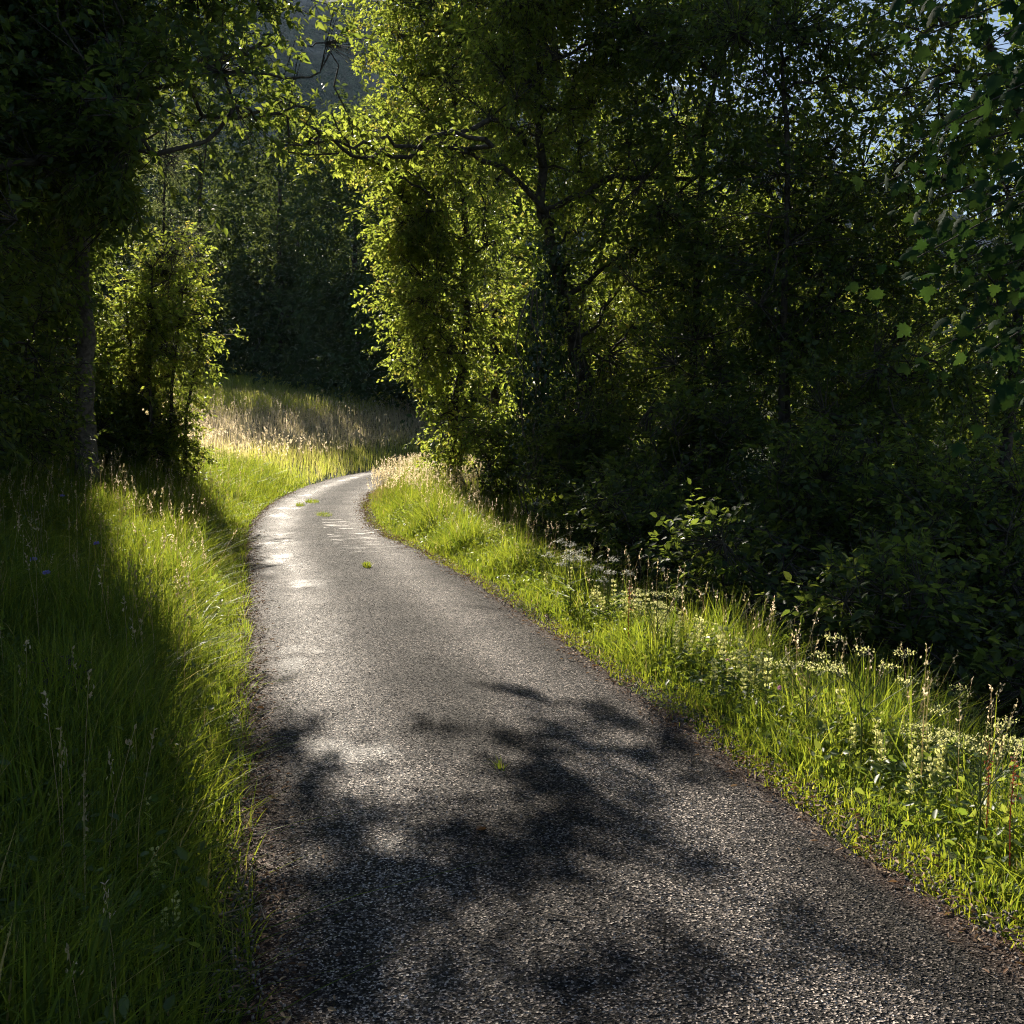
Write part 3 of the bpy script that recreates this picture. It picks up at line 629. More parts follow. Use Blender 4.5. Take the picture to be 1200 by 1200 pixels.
# long level limb of the ivy tree, with its hanging twigs
sh = [
    (4.75, 13.2, .95, 1.0, 'low dark bush behind the white umbels'), (4.75, 11.0, .9, 1.0, 'round dark bush behind the tall seeding stalks'), (4.75, 8.9, .9, .95, 'shaded leafy bush behind the pale yellow flower bank'),
    (5.0, 7.2, .95, 1.0, 'dark leafy bush behind the densest part of the verge flowers'), (5.5, 5.7, .95, 1.0, 'deep green bush at the verge edge beneath the maple'), (5.9, 10.0, 1.2, 1.7, 'tall dark shrub with broad layered leaves in the middle of the thicket'),
    (6.3, 7.9, 1.2, 1.6, 'broad layered shrub with matt leaves in front of the thin trunks'), (5.7, 12.6, 1.2, 1.7, 'shaded shrub rising in front of the level limb'), (7.2, 9.3, 1.4, 2.0, 'large shrub lit by a few flecks below the dense dark tree'),
    (6.9, 6.3, 1.2, 1.5, 'leafy bush under the drooping maple branch tips'), (5.3, 15.2, 1.0, 1.5, 'bush at the foot of the ivy curtain'), (4.75, 19.0, .8, 1.0, 'half-lit bush below the glowing tree'), (8.6, 8.0, 1.5, 1.8, 'wide bush at the edge of view with sun flecks'), (6.6, 13.6, 1.3, 2.4, 'tall leafy bush around the foot of the level-limbed tree'), (7.6, 11.6, 1.3, 2.4, 'tall leafy bush in front of the twin thin trunks'), (6.4, 18.0, 1.4, 2.4, 'bush filling the gap behind the ivy curtain'), (9.6, 14.6, 1.7, 2.6, 'bush behind the twin thin trunks'),
]
for x, y, r, h, lab in sh:
    z = float(gz(x, y)); b = (x, y, z-.05)
    stems = [[(x+rng.normal()*.1, y+rng.normal()*.1, z-.05), (x+rng.normal()*.25, y+rng.normal()*.25, z+h*.6), (x+rng.normal()*.45*r, y+rng.normal()*.45*r, z+h*1.35)] for _ in range(5)]
    make_tree('thicket_shrub', lab, 'shrub', b, None, [(x, y, z+h*.75, r, r*1.1, h*.75), (x+rng.normal()*.3, y+rng.normal()*.3, z+h*1.3, r*.75, r*.75, h*.5)], int(430*r*h+160), 'leaf_dark', leaf=.085, per=11, r0=.02, knodes=24, spray=.38,
              tmpl=LEAF*np.array((1, 1.25, 1)), stems=stems, flat=.3, droop=.1, keep=False)

# maple whose branches droop into view; its trunk stands outside the view
mb = gb(7.0, 3.6)
def limb(p, q, n=6, sag=.3): return [np.array(p)*(1-t)+np.array(q)*t-np.array((0, 0, sag*4*t*(t-1)*-1*-.5)) for t in np.linspace(0, 1, n)]
mt = empty('maple_tree', mb, 'maple with large lobed leaves drooping into view from the verge side', 'tree')
tg = Geo(); lg = Geo(); b0 = np.array(mb)
tube(tg, np.array([mb, (7.0, 3.7, 2), (6.9, 3.8, 4.5), (6.8, 3.9, 7)])-b0, [.16, .13, .11, .07], 10, .04)
P = []; A = []
for (px, py, dep) in [(1030, 225, 5.6), (1075, 420, 5.8), (1060, 60, 5.4), (1100, 150, 5.0), (1130, 270, 5.2), (1150, 420, 5.4), (1110, 340, 5.8), (1090, 230, 5.9), (1180, 120, 4.8), (1190, 330, 5.2), (1180, 500, 5.6), (1190, 220, 5.0), (1020, 15, 5.6), (1130, 10, 4.9), (1075, 300, 5.4), (1195, 440, 5.2), (1150, 60, 5.2), (1060, 180, 5.3), (1060, 335, 6.2)]:
    tip = at(px, py, dep); st_ = np.array((6.9, 3.8, tip[2]+rng.uniform(.2, .9))); st_[2] = min(max(st_[2], 2.4), 6.5)
    pts = np.array([st_*(1-t)+tip*t+np.array((0, 0, .35*math.sin(t*math.pi)+.05*math.sin(t*9+px))) for t in np.linspace(0, 1, 9)])
    tube(lg, pts-b0, np.linspace(.022, .003, 9), 5)
    for k in range(150):
        t = rng.uniform(.25, 1.0); i = t*8; q = np.array([np.interp(i, np.arange(9), pts[:, c]) for c in range(3)])
        P.append(q+rng.normal(size=3)*np.array((.17, .17, .10))); A.append(unit(tip-st_)*.5+rng.normal(size=3)*.55+np.array((0, 0, -.5)))
P = np.array(P); A = np.array(A); kx = img_of(P[:, 0], P[:, 1], P[:, 2])[0] > rng.uniform(1000, 1060, len(P)); P = P[kx]; A = A[kx]
tk = tg.build('trunk', M['bark'], mt, smooth=True); lg.build('branches', M['bark'], tk, smooth=True)
cg = Geo(); inst(cg, MAPLE, MAPLE_F, P-b0, A, unit(np.array((-.35, -.45, .8))+rng.normal(size=P.shape)*.55), .088*rng.uniform(.55, 1.25, len(P)), rng.random(len(P)))
cg.build('crown', M['leaf_maple'], mt)

# the wood beyond the meadow
far = [(-9, 76, 17, 5), (-2.5, 71, 16.5, 4.2), (2.5, 69, 15.5, 4.0), (6.6, 62, 14.5, 3.8), (9.5, 56, 15, 4.2), (12.5, 50, 14, 4.4), (17, 49, 15, 5), (-15, 74, 16, 5), (4.2, 80, 20, 5), (9, 95, 25, 6), (-.5, 92, 22, 5.5)]
flab = ['tall dark tree of the far wood behind the shrub tips', 'dark tree at the left end of the far wood gap', 'rounded far tree with sunlit top above the dark meadow', 'far tree of the wood straight above the road end',
        'far tree of the wood showing just beside the glowing leaves', 'far wood tree hidden mostly behind the glowing tree', 'far wood tree on the inside of the bend', 'far wood tree above the hedge row', 'taller pale-topped tree rising behind the far wood', 'highest distant tree below the mountain face', 'distant tree behind the far wood near the overhanging leaves']
for (x, y, h, r), lab in zip(far, flab):
    z = float(gz(x, y)); b = (x, y, z-.2); h += 2.5 if y < 78 else -5
    make_tree('far_tree', lab, 'tree', b, [b, (x, y, z+h*.4), (x+.3, y, z+h*.9)], [(x, y, z+h*.55, r, r, h*.45), (x+.5, y-.4, z+h*.24, r*1.1, r*1.1, h*.26, 1.3), (x-.8, y-2.5, z+1.6, r*1.2, 1.6, 2.6, 2.2), (x, y, z+h*.82, r*.8, r*.8, h*.18, 1.2)], 1700, 'leaf_far', leaf=.36, per=11, r0=.25, knodes=60, spray=1.2, keep=False, twigs=False, group='trees of the wood beyond the meadow', shell=.4, clump=3.5, cut=-.9)

# ------------------------------------------------------------------ grass
def blades(geo, x, y, h, w, lean_dir=None, lean=.35, a=None, seg=3, z=None):
    n = len(x); z = gz(x, y) if z is None else z
    th = rng.uniform(0, 6.28, n); ld = 5*fbm(x/.28, y/.28, 77, 3)+rng.normal(size=n)*1.5
    lx = np.cos(ld); ly = np.sin(ld); lean_ = lean*np.abs(rng.normal(size=n))*h
    wx = np.cos(th)*w*.5; wy = np.sin(th)*w*.5
    ts = [0, .4, .75, 1] if seg == 3 else [0, .55, 1]
    V = []
    for t in ts:
        cx = x+lx*lean_*t**1.8; cy_ = y+ly*lean_*t**1.8; cz = z-.02+h*(t-.22*t*t*np.minimum(lean_/h, 1.6))
        if t < 1:
            k = 1-.55*t
            V.append(np.stack([cx-wx*k, cy_-wy*k, cz], -1)); V.append(np.stack([cx+wx*k, cy_+wy*k, cz], -1))
        else: V.append(np.stack([cx, cy_, cz], -1))
    V = np.stack(V, 1); k = V.shape[1]; off = (np.arange(n)*k)[:, None, None]
    q = np.array([(0, 1, 3, 2), (2, 3, 5, 4)]) if seg == 3 else np.array([(0, 1, 3, 2)])
    tr = np.array([(4, 5, 6)]) if seg == 3 else np.array([(2, 3, 4)])
    if a is None: a = np.clip(rng.beta(2, 2, n)*.75+(rng.random(n) > .90)*.4, 0, 1)
    geo.v.append(V.reshape(-1, 3).astype(np.float32))
    geo.f.append((q[None]+off).reshape(-1, 4).astype(np.int32)+geo.n); geo.a.append(np.repeat(a, len(q)))
    geo.f.append((tr[None]+off).reshape(-1, 3).astype(np.int32)+geo.n); geo.a.append(np.asarray(a))
    geo.n += len(V)*k
def patchy(x, y, sd, sc=1.0): return np.clip(.5+.5*fbm(x/sc, y/sc, sd, 3), 0, 1)

def stalks(geo, x, y, h, heads=10, hl=.10, hs=.016, a=None):
    """thin flowering grass stalks, each with a loose panicle"""
    n = len(x); z = gz(x, y); ld = rng.uniform(0, 6.28, n); le = .18*np.abs(rng.normal(size=n))*h
    tip = np.stack([x+np.cos(ld)*le, y+np.sin(ld)*le, z+h], -1); mid = np.stack([x+np.cos(ld)*le*.3, y+np.sin(ld)*le*.3, z+h*.55], -1); b = np.stack([x, y, z-.02], -1)
    prisms(geo, b, mid, np.full(n, .0016), np.full(n, .0013), 3); prisms(geo, mid, tip, np.full(n, .0013), np.full(n, .0008), 3)
    d = unit(tip-mid)
    t = rng.random((n, heads)); P = tip[:, None]-d[:, None]*(hl*t)[..., None]+rng.normal(size=(n, heads, 3))*(hl*.10)*t[..., None]
    A = unit(d[:, None]+rng.normal(size=(n, heads, 3))*.45); Nn = rand_unit(n*heads)
    inst(geo, LEAF, LEAF_F, P.reshape(-1, 3), A.reshape(-1, 3), Nn, hs*rng.uniform(.7, 1.4, n*heads), np.repeat(rng.random(n) if a is None else a, heads))

# bank on the west side
g = Geo()
def scatter(n, u0, u1, s0, s1, pw=1.0):
    u = rng.uniform(u0, u1, n); s = s0+(s1-s0)*rng.random(n)**pw
    if u0 > 1: u = u+RW(s)-ROADW
    x, y = road_xy(u, s); return x, y, u, s
for n, u0, u1, s0, s1, h0, h1, wd in [(36000, -3.2, -.09, 1.2, 7, .26, .62, .0085), (46000, -3.6, -.04, 6.5, 15, .22, .50, .0075), (34000, -5, -.04, 14.5, 27, .22, .48, .011)]:
    x, y, u, s = scatter(n, u0, u1, s0, s1)
    edge = sstep(0.02, .6, -u)
    h = rng.uniform(h0, h1, n)*(.30+.70*edge)*(.5+1.0*patchy(x, y, 5, .35))
    blades(g, x, y, h, wd*rng.uniform(.6, 1.3, n), lean=.75)
x, y, u, s = scatter(9000, -.32, .03, 1.2, 26); blades(g, x, y, rng.uniform(.06, .20, len(x)), .006*(1+s/14), lean=.7)
x, y, u, s = scatter(700, -3.2, -.25, 2, 14); blades(g, x, y, rng.uniform(.5, .75, len(x)), .008, lean=.5)
o = g.build('bank_grass', M['grass']); o['kind'] = 'stuff'
g = Geo(); x, y, u, s = scatter(900, -3.6, -.3, 2, 22); stalks(g, x, y, rng.uniform(.45, .75, len(x)))
o = g.build('seeding_grass', M['seed']); o['kind'] = 'stuff'

# verge on the east side
g = Geo()
for n, s0, s1, wd in [(30000, 2.2, 8, .0075), (30000, 7.5, 16, .0095), (26000, 15.5, 30, .013)]:
    x, y, u, s = scatter(n, ROADW+.02, ROADW+1.75, s0, s1)
    e = u-RW(s)
    h = (.07+.36*sstep(.05, .75, e))*rng.uniform(.4, 1.5, n)*(.35+1.2*patchy(x, y, 8, .30)**1.3)
    blades(g, x, y, h, wd*rng.uniform(.6, 1.3, n), lean=.65)
x, y, u, s = scatter(14000, ROADW+1.4, ROADW+4.5, 3, 26); blades(g, x, y, rng.uniform(.2, .5, len(x)), .009, lean=.5)
x, y, u, s = scatter(500, ROADW+.4, ROADW+1.6, 3, 14); blades(g, x, y, rng.uniform(.45, .75, len(x)), .008, lean=.35)
o = g.build('verge_grass', M['grass']); o['kind'] = 'stuff'
g = Geo(); x, y, u, s = scatter(420, ROADW+.5, ROADW+1.9, 2.5, 17); stalks(g, x, y, rng.uniform(.45, .85, len(x)))
x, y, u, s = scatter(1500, ROADW+.1, ROADW+2.4, 19, 31); stalks(g, x, y, rng.uniform(.45, .75, len(x)), 8, .12, .03)
o = g.build('verge_seed_grass', M['seed']); o['kind'] = 'stuff'
# low broad-leaved weeds between the grass
g = Geo(); n = 42000; x, y, u, s = scatter(n, ROADW+.15, ROADW+1.7, 2.6, 17)
e = u-RW(s); keep = rng.random(n) < (.25+.75*patchy(x, y, 21, .45))*sstep(.1, .5, e); x, y, e = x[keep], y[keep], e[keep]
z = gz(x, y)+rng.random(len(x))**.8*(.06+.36*sstep(.1, .8, e))
inst(g, LEAF, LEAF_F, np.stack([x, y, z], -1), unit(rng.normal(size=(len(x), 3))*np.array((1, 1, .45))), unit(np.array((0, 0, 1))+rng.normal(size=(len(x), 3))*.5), rng.uniform(.02, .065, len(x)), rng.random(len(x)))
o = g.build('verge_weeds', M['weed']); o['kind'] = 'stuff'
g = Geo(); n = 15000; x, y, u, s = scatter(n, -3.0, -.15, 1.6, 14)
keep = rng.random(n) < patchy(x, y, 33, .5); x, y = x[keep], y[keep]; z = gz(x, y)+rng.random(len(x))*.35
inst(g, LEAF, LEAF_F, np.stack([x, y, z], -1), unit(rng.normal(size=(len(x), 3))*np.array((1, 1, .45))), unit(np.array((0, 0, 1))+rng.normal(size=(len(x), 3))*.5), rng.uniform(.02, .065, len(x)), rng.random(len(x)))
o = g.build('bank_weeds', M['weed']); o['kind'] = 'stuff'
# moss and short turf creeping over the tarmac edge
g = Geo(); n = 30000; x, y, u, s = scatter(n, ROADW-.10, ROADW+.22, 2.5, 26); k = rng.random(n) < patchy(x, y, 44, .35)**1.5; x, y, u = x[k], y[k], u[k]
blades(g, x, y, rng.uniform(.02, .07, len(x)), .007, lean=.9, z=np.maximum(gz(x, y), -.005))
o = g.build('edge_moss', M['moss']); o['kind'] = 'stuff'
# dry litter along both margins
g = Geo()
n = 13000; side = rng.random(n) < .5; s = rng.uniform(1.8, 24, n); u = np.where(side, rng.normal(.03, .09, n), RW(s)+rng.normal(-.03, .10, n)); x, y = road_xy(u, s)
z = np.maximum(gz(x, y), .002)+rng.uniform(.002, .02, n)+.035*np.clip(1-((u-ROADW/2)/(ROADW/2))**2, 0, 1)
inst(g, LEAF_N, LEAF_F, np.stack([x, y, z], -1), unit(rng.normal(size=(n, 3))*np.array((1, 1, .2))), unit(np.array((0, 0, 1))+rng.normal(size=(n, 3))*.4), rng.uniform(.008, .042, n), rng.random(n))
o = g.build('leaf_litter', M['litter']); o['kind'] = 'stuff'

# loose grit broken from the tarmac edges
g = Geo(); n = 9000; side = rng.random(n) < .45; s = 1.8+20*rng.random(n)**1.4; u = np.where(side, rng.normal(.0, .07, n), RW(s)+rng.normal(.0, .09, n)); x, y = road_xy(u, s)
OCT = np.array([(.5, 0, 0), (-.5, 0, 0), (0, .42, .05), (0, -.38, 0), (.05, 0, .36), (0, 0, -.3)]); OCF = [[(0, 2, 4), (2, 1, 4), (1, 3, 4), (3, 0, 4), (2, 0, 5), (1, 2, 5), (3, 1, 5), (0, 3, 5)]]
inst(g, OCT, OCF, np.stack([x, y, np.maximum(gz(x, y), .004)+.006], -1), unit(rng.normal(size=(n, 3))), rand_unit(n), rng.uniform(.006, .022, n), rng.random(n))
o = g.build('edge_gravel', plain('grit', [(.3, (.05, .042, .036)), (.7, (.26, .22, .19))], .8, 40, 0)); o['kind'] = 'stuff'

# meadow beyond the bend
g = Geo(); sg = Geo()
n = 150000; x = rng.uniform(-16, 26, n); y = 25+50*rng.random(n)**1.3; u, s = road_us(x, y)
k = (u < -.05) & (u > -30); x, y, u = x[k], y[k], u[k]
h = rng.uniform(.28, .6, len(x))*(.7+.5*patchy(x, y, 55, 2.0))*(.6+.4*sstep(0, .6, -u)); a = np.clip(.10+.78*sstep(.8, 3.5, -u)*(1-.95*sstep(5.5, 8.5, -u))+rng.normal(size=len(x))*.18+.3*(patchy(x, y, 61, 3)-.5), 0, 1)
blades(g, x, y, h, .012+.010*(y-25)/20, a=a, seg=2, lean=.3)
o = g.build('meadow_grass', M['meadow']); o['kind'] = 'stuff'
n = 8000; x = rng.uniform(-10, 14, n); y = 25+28*rng.random(n); u, s = road_us(x, y); k = (u < -.8) & (u > -7.5+1.2*rng.normal(size=len(u))); x, y = x[k], y[k]
stalks(sg, x, y, rng.uniform(.5, .8, len(x)), 5, .13, .05)
o = sg.build('meadow_seed_heads', M['seed']); o['kind'] = 'stuff'

# ------------------------------------------------------------------ flowers and small plants
def rattle(name, h, seed):
    r = np.random.default_rng(seed)
    root = empty(name, (0, 0, 0), 'pale yellow hooded flower spike', 'flower')
    g = Geo(); pts = np.array([(0.02*math.sin(z*3+seed), .015*math.sin(z*4), z) for z in np.linspace(-.02, h, 8)]); tube(g, pts, np.linspace(.0028, .0015, 8), 5); g.build('stem', M['stem'], root, smooth=True)
    g = Geo(); P = []; A = []
    for k in range(7):
        z = .05+k*h*.085
        for sgn in (1, -1):
            th = k*1.57; P.append((0, 0, z)); A.append((math.cos(th)*sgn, math.sin(th)*sgn, .55))
    inst(g, LEAF_N, LEAF_F, np.array(P), np.array(A), unit(np.array((0, 0, 1.))+r.normal(size=(len(P), 3))*.3), .045*r.uniform(.8, 1.3, len(P)), r.random(len(P))); g.build('leaves', M['weed'], root)
    g = Geo(); y_ = Geo(); P = []; A = []
    for k in range(6):
        z = h*.60+k*h*.075
        for sgn in (1, -1):
            th = k*1.57+.5; P.append((.004*sgn*math.cos(th), .004*sgn*math.sin(th), z)); A.append((math.cos(th)*sgn, math.sin(th)*sgn, .75))
    P = np.array(P); A = unit(np.array(A)); 
    for rot in (0, 1):
        Nn = unit(np.cross(A, np.array((0.2, .3, 1)))) if rot else unit(np.cross(A, unit(np.cross(A, np.array((0.2, .3, 1))))))
        inst(g, LEAF*np.array((1, 1.8, 1)), LEAF_F, P, A, Nn, .024*r.uniform(.8, 1.2, len(P)), r.random(len(P)))
    cs_ = g.build('calyx_spike', M['calyx'], root)
    inst(y_, LEAF, LEAF_F, (P+A*.014)[2:9], A[2:9]+np.array((0, 0, .3)), rand_unit(7), np.full(7, .012), r.random(7)); y_.build('blossoms', M['yellow'], cs_)
    return root
protos = [rattle('rattle_flower', .34, 1), rattle('rattle_flower', .42, 2), rattle('rattle_flower', .28, 3)]
used = [False]*3
def place(pr, flags, i, x, y, lab, grp, sc=1.0, dz=0):
    u_, s_ = road_us(x, y)
    if -.2 < u_ < ROADW+.25:
        x, y = road_xy(ROADW+rng.uniform(.3, .7) if u_ > 1 else -rng.uniform(.25, .5), s_)
    loc = (float(x), float(y), float(gz(x, y))+dz); rz = rng.uniform(0, 6.28)
    if not flags[i]:
        flags[i] = True; o = pr[i]; o.location = loc; o.rotation_euler = (0, 0, rz); o.scale = (sc,)*3; o['label'] = lab; o['group'] = grp
        return o
    return copy_tree(pr[i], loc, rz, sc, lab, grp)
for k in range(170):
    s = rng.normal(7.3, 1.0) if k < 115 else rng.uniform(3.4, 11); u = RW(s)+rng.normal(.80, .26)
    x, y = road_xy(u, s)
    place(protos, used, k % 3, x, y, 'pale yellow hooded flower spike among the grass on the verge by the thicket', 'pale flower spikes on the verge', rng.uniform(.85, 1.2))
for k in range(60):
    s = rng.uniform(3.3, 6.2); u = ROADW+rng.normal(.72, .28); x, y = road_xy(u, s)
    place(protos, used, k % 3, x, y, 'pale yellow hooded flower spike among the grass on the verge by the thicket', 'pale flower spikes on the verge', rng.uniform(.8, 1.1))
for px, py in [(55, 875), (68, 880), (30, 862), (172, 905), (180, 960), (205, 1012), (212, 1030), (5, 1045), (40, 1075), (146, 1195), (48, 765), (105, 775), (190, 1000)]:
    q = on_ground(px, py, .36)
    place(protos, used, int(rng.integers(3)), q[0], q[1], 'hooded yellow flower spike in the shaded grass of the bank', 'flower spikes in the shaded bank grass', .62)

def umbel(name, h, seed, heads=5, headr=.045):
    r = np.random.default_rng(seed)
    root = empty(name, (0, 0, 0), 'white umbel', 'flower')
    g = Geo(); l = Geo()
    tube(g, [(0, 0, -.02), (.01, 0, h*.4), (0, .02, h*.75)], [.0045, .004, .003], 6)
    for k in range(heads):
        f = Geo()
        th = k*2.4+seed; out = r.uniform(.05, .16)*(.3 if k == 0 else 1); z0 = h*r.uniform(.35, .7); top = np.array((math.cos(th)*out, math.sin(th)*out, h*(1.0 if k == 0 else r.uniform(.72, .98))))
        tube(g, [(0, 0, z0), (top[0]*.6, top[1]*.6, (z0+top[2])/2), tuple(top)], [.0025, .002, .0015], 5)
        for m in range(9):
            a = m*2.4; rr = headr*math.sqrt((m+.5)/9); e = top+np.array((math.cos(a)*rr, math.sin(a)*rr, .038-rr*.5+r.normal()*.006))
            tube(g, [tuple(top), tuple(e)], [.0009, .0007], 3)
            P = e+r.normal(size=(12, 3))*np.array((.008, .008, .006)); A = unit(r.normal(size=(12, 3))*np.array((1, 1, .2)))
            inst(f, LEAF*np.array((1, 1.8, 1)), LEAF_F, P, A, np.tile((0, 0, 1.), (12, 1))+r.normal(size=(12, 3))*.2, np.full(12, .009), r.random(12))
        f.build('blossom', M['white'], root)
    for k in range(5):
        th = k*1.3; z0 = h*(.1+.1*k)
        for m in range(14):
            t = m/14; p = np.array((math.cos(th)*.2*t, math.sin(th)*.2*t, z0+.08*t)); 
            for sg_ in (1, -1):
                inst(l, LEAF_N, LEAF_F, p[None], np.array([(math.cos(th+sg_*1.0), math.sin(th+sg_*1.0), .15)]), np.array([(0, 0, 1.)])+r.normal(size=(1, 3))*.25, .06*(1-.6*t), r.random(1))
    g.build('stem', M['stem'], root, smooth=True); l.build('leaves', M['weed'], root)
    return root
ump = [umbel('cow_parsley_plant', .86, 1, 6, .06), umbel('cow_parsley_plant', .62, 4, 5, .055)]; uf = [False, False]
for i, px, py, zt, lab in [(0, 628, 600, .70, 'tallest white umbel flower, standing alone against the dark bushes'), (1, 645, 648, .52, 'white umbel flower just in front of the tallest one'), (1, 668, 655, .52, 'white umbel flower on the near side of the tallest one'), (1, 622, 672, .5, 'low white umbel flower half sunk in verge grass')]:
    q = on_ground(px, py, zt); place(ump, uf, i, q[0], q[1], lab, 'white umbels on the verge')
# seeding umbels: like skeletons, pale buff
def skeleton(name, h, seed):
    r = np.random.default_rng(seed); root = empty(name, (0, 0, 0), 'seeding umbel', 'plant'); g = Geo()
    tube(g, [(0, 0, -.02), (.01, 0, h*.45), (0, .02, h*.8)], [.004, .0035, .002], 5)
    for k in range(7):
        f = Geo()
        th = k*2.4+seed; out = r.uniform(.08, .26); top = np.array((math.cos(th)*out, math.sin(th)*out, h*r.uniform(.75, 1.0))); z0 = h*r.uniform(.4, .75)
        tube(g, [(0, 0, z0), (top[0]*.5, top[1]*.5, (z0+top[2])/2+.01), tuple(top)], [.0022, .0018, .0012], 4)
        for m in range(10):
            a = m*2.4; rr = .05*math.sqrt((m+.5)/10); e = top+np.array((math.cos(a)*rr, math.sin(a)*rr, .03))
            tube(g, [tuple(top), tuple(e)], [.0008, .0006], 3)
            P = e+r.normal(size=(4, 3))*.006; inst(f, LEAF, LEAF_F, P, unit(r.normal(size=(4, 3))+np.array((0, 0, 1))), rand_unit(4), np.full(4, .012), r.random(4))
        f.build('seed_clumps', M['calyx'], root)
    g.build('stem', M['stem'], root, smooth=True); return root
skp = [skeleton('seeding_umbel_plant', .62, 2), skeleton('seeding_umbel_plant', .5, 5)]; sf = [False, False]
for px, py in [(690, 655), (700, 690), (735, 690), (790, 680), (800, 705), (830, 690), (865, 720), (885, 760), (1000, 800), (1060, 790), (1100, 830), (1150, 860), (1190, 840), (960, 790), (1080, 850)]:
    q = on_ground(px, py, .52); place(skp, sf, int(rng.integers(2)), q[0], q[1], 'buff seeding umbel stalk at the dark edge of the verge', 'seeding umbels along the verge', rng.uniform(.85, 1.15))

def scabious(name):
    root = empty(name, (0, 0, 0), 'lilac flower', 'flower'); g = Geo(); f = Geo()
    tube(g, [(0, 0, -.02), (.01, 0, .25), (.0, .01, .45)], [.002, .0016, .0013], 5)
    n = 60; d = rand_unit(n); d[:, 2] = np.abs(d[:, 2])*.7
    inst(f, LEAF, LEAF_F, np.array((0, .01, .452))+d*.006, unit(d), rand_unit(n), .020*rng.uniform(.7, 1.2, n), rng.random(n))
    g.build('stem', M['stem'], root, smooth=True); f.build('blossom', M['lilac'], root); return root
sc0 = [scabious('scabious_flower')]; scf = [False]
for px, py, lab in [(38, 657, 'pale lilac flower head, higher one of the close pair in the shaded bank grass'), (53, 673, 'pale lilac flower head, lower one of the close pair in the shaded bank grass'), (74, 582, 'single blue-lilac flower head by the foot of the dark hedge'), (112, 638, 'small lilac flower head at the rim of the sunlit grass patch')]:
    q = on_ground(px, py, .45); place(sc0, scf, 0, q[0], q[1], lab, 'lilac flowers on the bank')
def butter(name):
    root = empty(name, (0, 0, 0), 'buttercup', 'flower'); g = Geo(); f = Geo(); tube(g, [(0, 0, -.02), (.01, .01, .2), (0, 0, .38)], [.0016, .0013, .001], 4)
    th = np.arange(5)*1.2566; A = np.stack([np.cos(th), np.sin(th), np.full(5, .6)], -1); inst(f, LEAF*np.array((1, 2.2, 1)), LEAF_F, np.tile((0, 0, .38), (5, 1)), A, np.stack([-.6*np.cos(th), -.6*np.sin(th), np.ones(5)], -1), np.full(5, .014), rng.random(5))
    g.build('stem', M['stem'], root, smooth=True); f.build('petals', M['yellow'], root); return root
bt = [butter('buttercup_flower')]; bf = [False]
for px, py in [(1117, 925), (1079, 946), (1085, 946), (1062, 933), (1121, 955), (1118, 960), (1190, 1032)]:
    q = on_ground(px, py, .38); place(bt, bf, 0, q[0], q[1], 'small yellow buttercup standing in the sunlit verge grass', 'buttercups on the verge')
def sorrel(name):
    root = empty(name, (0, 0, 0), 'sorrel', 'plant'); g = Geo(); f = Geo(); tube(g, [(0, 0, -.02), (.005, .01, .25), (0, 0, .5)], [.0028, .0024, .0012], 5)
    n = 46; z = rng.uniform(.3, .5, n); inst(f, LEAF*np.array((1, 1.8, 1)), LEAF_F, np.stack([rng.normal(size=n)*.008, rng.normal(size=n)*.008, z], -1), unit(rng.normal(size=(n, 3))), rand_unit(n), np.full(n, .010), rng.random(n))
    g.build('stem', M['rust'], root, smooth=True); f.build('seed_clumps', M['rust'], root); return root
sr = [sorrel('sorrel_plant')]; srf = [False]
for px, py in [(1111, 893), (1116, 897), (906, 885), (738, 690), (972, 930)]:
    q = on_ground(px, py, .48); place(sr, srf, 0, q[0], q[1], 'reddish sorrel stalk among the verge grass', 'sorrel stalks on the verge')
def clover(name):
    root = empty(name, (0, 0, 0), 'clover', 'flower'); g = Geo(); f = Geo(); tube(g, [(0, 0, -.02), (.01, 0, .15), (0, 0, .3)], [.0016, .0014, .0012], 4)
    d = rand_unit(50); inst(f, LEAF_N, LEAF_F, np.array((0, 0, .305))+d*.004, d, rand_unit(50), np.full(50, .012), rng.random(50)); g.build('stem', M['stem'], root, smooth=True); f.build('blossom', M['pink'], root); return root
cl = [clover('clover_flower')]; clf = [False]
for px, py, lab in [(769, 769, 'pink clover head in the verge below the seeding stalks'), (792, 815, 'pink clover head beside the pale flower bank')]:
    q = on_ground(px, py, .3); place(cl, clf, 0, q[0], q[1], lab, 'pink clover heads')

# dark-leaved herb on the bank
q = on_ground(75, 800, .3); b = (q[0], q[1], float(gz(q[0], q[1])))
root = empty('purple_herb_plant', b, 'dark purple-leaved herb in the shaded grass of the bank', 'plant'); g = Geo(); l = Geo()
for k in range(5):
    th = k*1.3; tube(g, [(0, 0, -.02), (math.cos(th)*.04, math.sin(th)*.04, .22), (math.cos(th)*.1, math.sin(th)*.1, .42)], [.004, .003, .002], 5)
    for m in range(9):
        t = .35+.65*m/9; p = np.array((math.cos(th)*.1*t, math.sin(th)*.1*t, .42*t)); inst(l, LEAF*np.array((1, 1.3, 1)), LEAF_F, p[None], unit(rng.normal(size=(1, 3))*np.array((1, 1, .3))), np.array([(0, 0, 1.)])+rng.normal(size=(1, 3))*.3, .07*rng.uniform(.7, 1.2), rng.random(1))
g.build('stems', M['leaf_purple'], root, smooth=True); l.build('leaves', M['leaf_purple'], root)

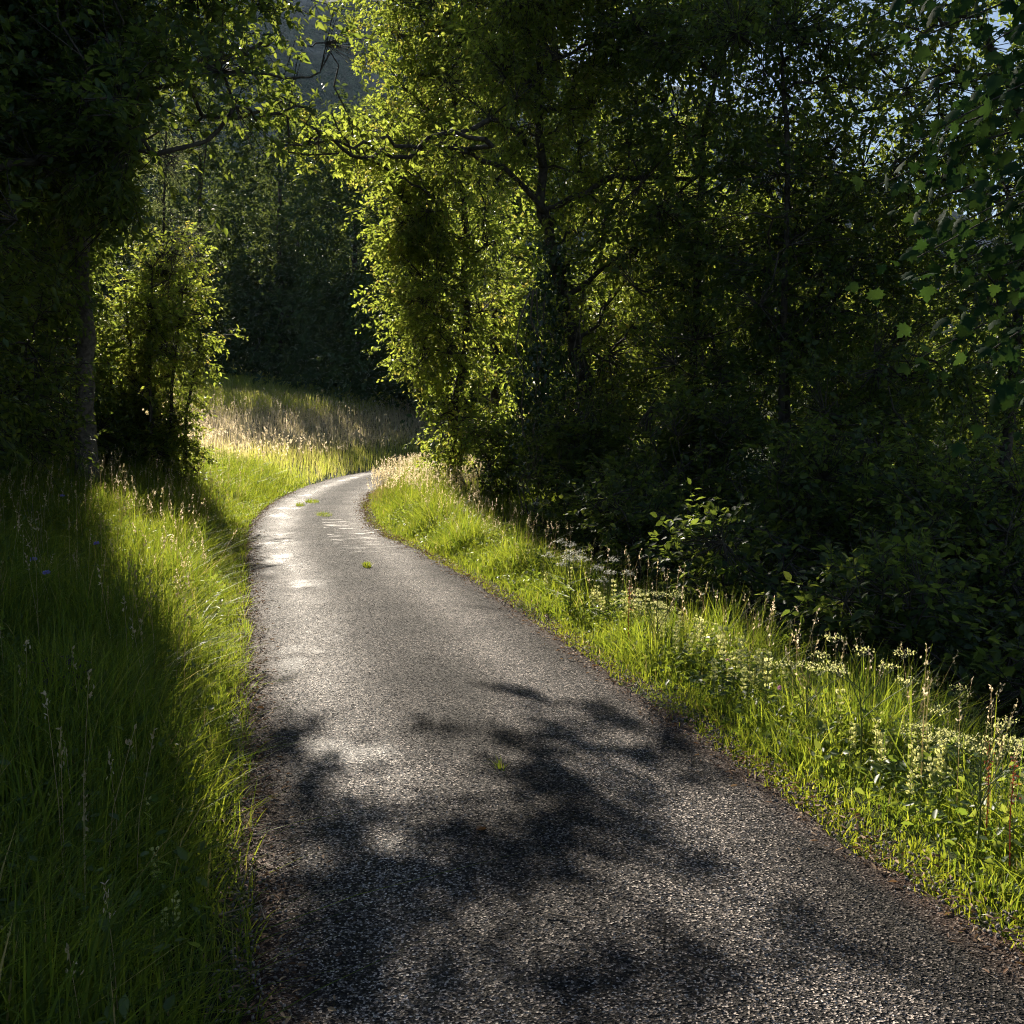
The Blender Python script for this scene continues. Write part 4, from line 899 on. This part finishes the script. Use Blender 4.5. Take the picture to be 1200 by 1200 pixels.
# grass tufts growing in the tarmac
def tuft(px, py, r, lab, n=260):
    q = ground_at(px, py); g = Geo(); th = rng.uniform(0, 6.28, n); rr = r*np.sqrt(rng.random(n)); x = rr*np.cos(th)*.65; y = rr*np.sin(th)*1.9
    blades(g, x, y, rng.uniform(.015, .10, n), .006, lean=.7, z=np.full(n, .02)); o = g.build('grass_tuft', M['grass']); o.location = (q[0], q[1], .01); tag(o, lab, 'grass tuft', 'grass tufts in the tarmac'); return o
tuft(366, 590, .20, 'larger grass tuft growing in the middle of the tarmac near the bend', 420); tuft(352, 594, .12, 'grass tuft on the outer side of the larger one near the bend', 220); tuft(380, 606, .2, 'grass tuft on the near side of the larger one near the bend', 380)
tuft(430, 667, .07, 'lone small grass tuft in the tarmac between bend and shadows', 260); tuft(588, 910, .03, 'tiny green seedling in a road crack among the leaf shadows', 40)
# twigs and leaves lying on the road
for px, py, ang, ln, lab in [(285, 1078, .5, .09, 'dry pale twig lying at the grassy edge of the tarmac'), (308, 1083, 1.7, .07, 'curved dry stalk lying beside the pale twig on the tarmac'), (662, 1088, -.5, .07, 'small dry twig lying alone in the shaded tarmac')]:
    q = ground_at(px, py); g = Geo(); t = np.linspace(-1, 1, 8); tube(g, np.stack([t*ln*math.cos(ang), t*ln*math.sin(ang), .008+.006*t*t], -1), np.linspace(.003, .0015, 8), 5); tube(g, [(0, 0, .008), (.02, .03, .012)], [.0018, .001], 4)
    o = g.build('dry_twig', M['twig'], smooth=True); o.location = (q[0], q[1], .035); tag(o, lab, 'twig')
for px, py, lab in [(558, 984, 'curled brown leaf lying on the tarmac among leaf shadows'), (300, 838, 'brown leaf lying near the grassy edge of the tarmac')]:
    q = ground_at(px, py); g = Geo(); inst(g, LEAF*np.array((1, 1.3, 3)), LEAF_F, np.array([(0, 0, .006)]), np.array([(1., .4, .1)]), np.array([(0., .2, 1)]), .05, np.array([.5]))
    o = g.build('fallen_leaf', M['litter']); o.location = (q[0], q[1], .035); tag(o, lab, 'leaf')
print('objects', len(bpy.data.objects), 'verts', sum(len(m.vertices) for m in bpy.data.meshes))

# ------------------------------------------------------------------ the air

if True:
    g = Geo(); bx = np.array([(x, y, z) for x in (-1600, 1600) for y in (-1100, 1600) for z in (-6, 330)], float)
    g.add(bx, [np.array([(0, 1, 3, 2), (4, 6, 7, 5), (0, 4, 5, 1), (2, 3, 7, 6), (0, 2, 6, 4), (1, 5, 7, 3)])])
    m, t = newmat('haze'); pv = N(t, 'ShaderNodeVolumePrincipled'); pv.inputs['Color'].default_value = (.62, .78, 1, 1); pv.inputs['Density'].default_value = .00014
    oo = N(t, 'ShaderNodeOutputMaterial'); t.links.new(pv.outputs[0], oo.inputs['Volume'])
    o = g.build('haze', m); o['kind'] = 'stuff'
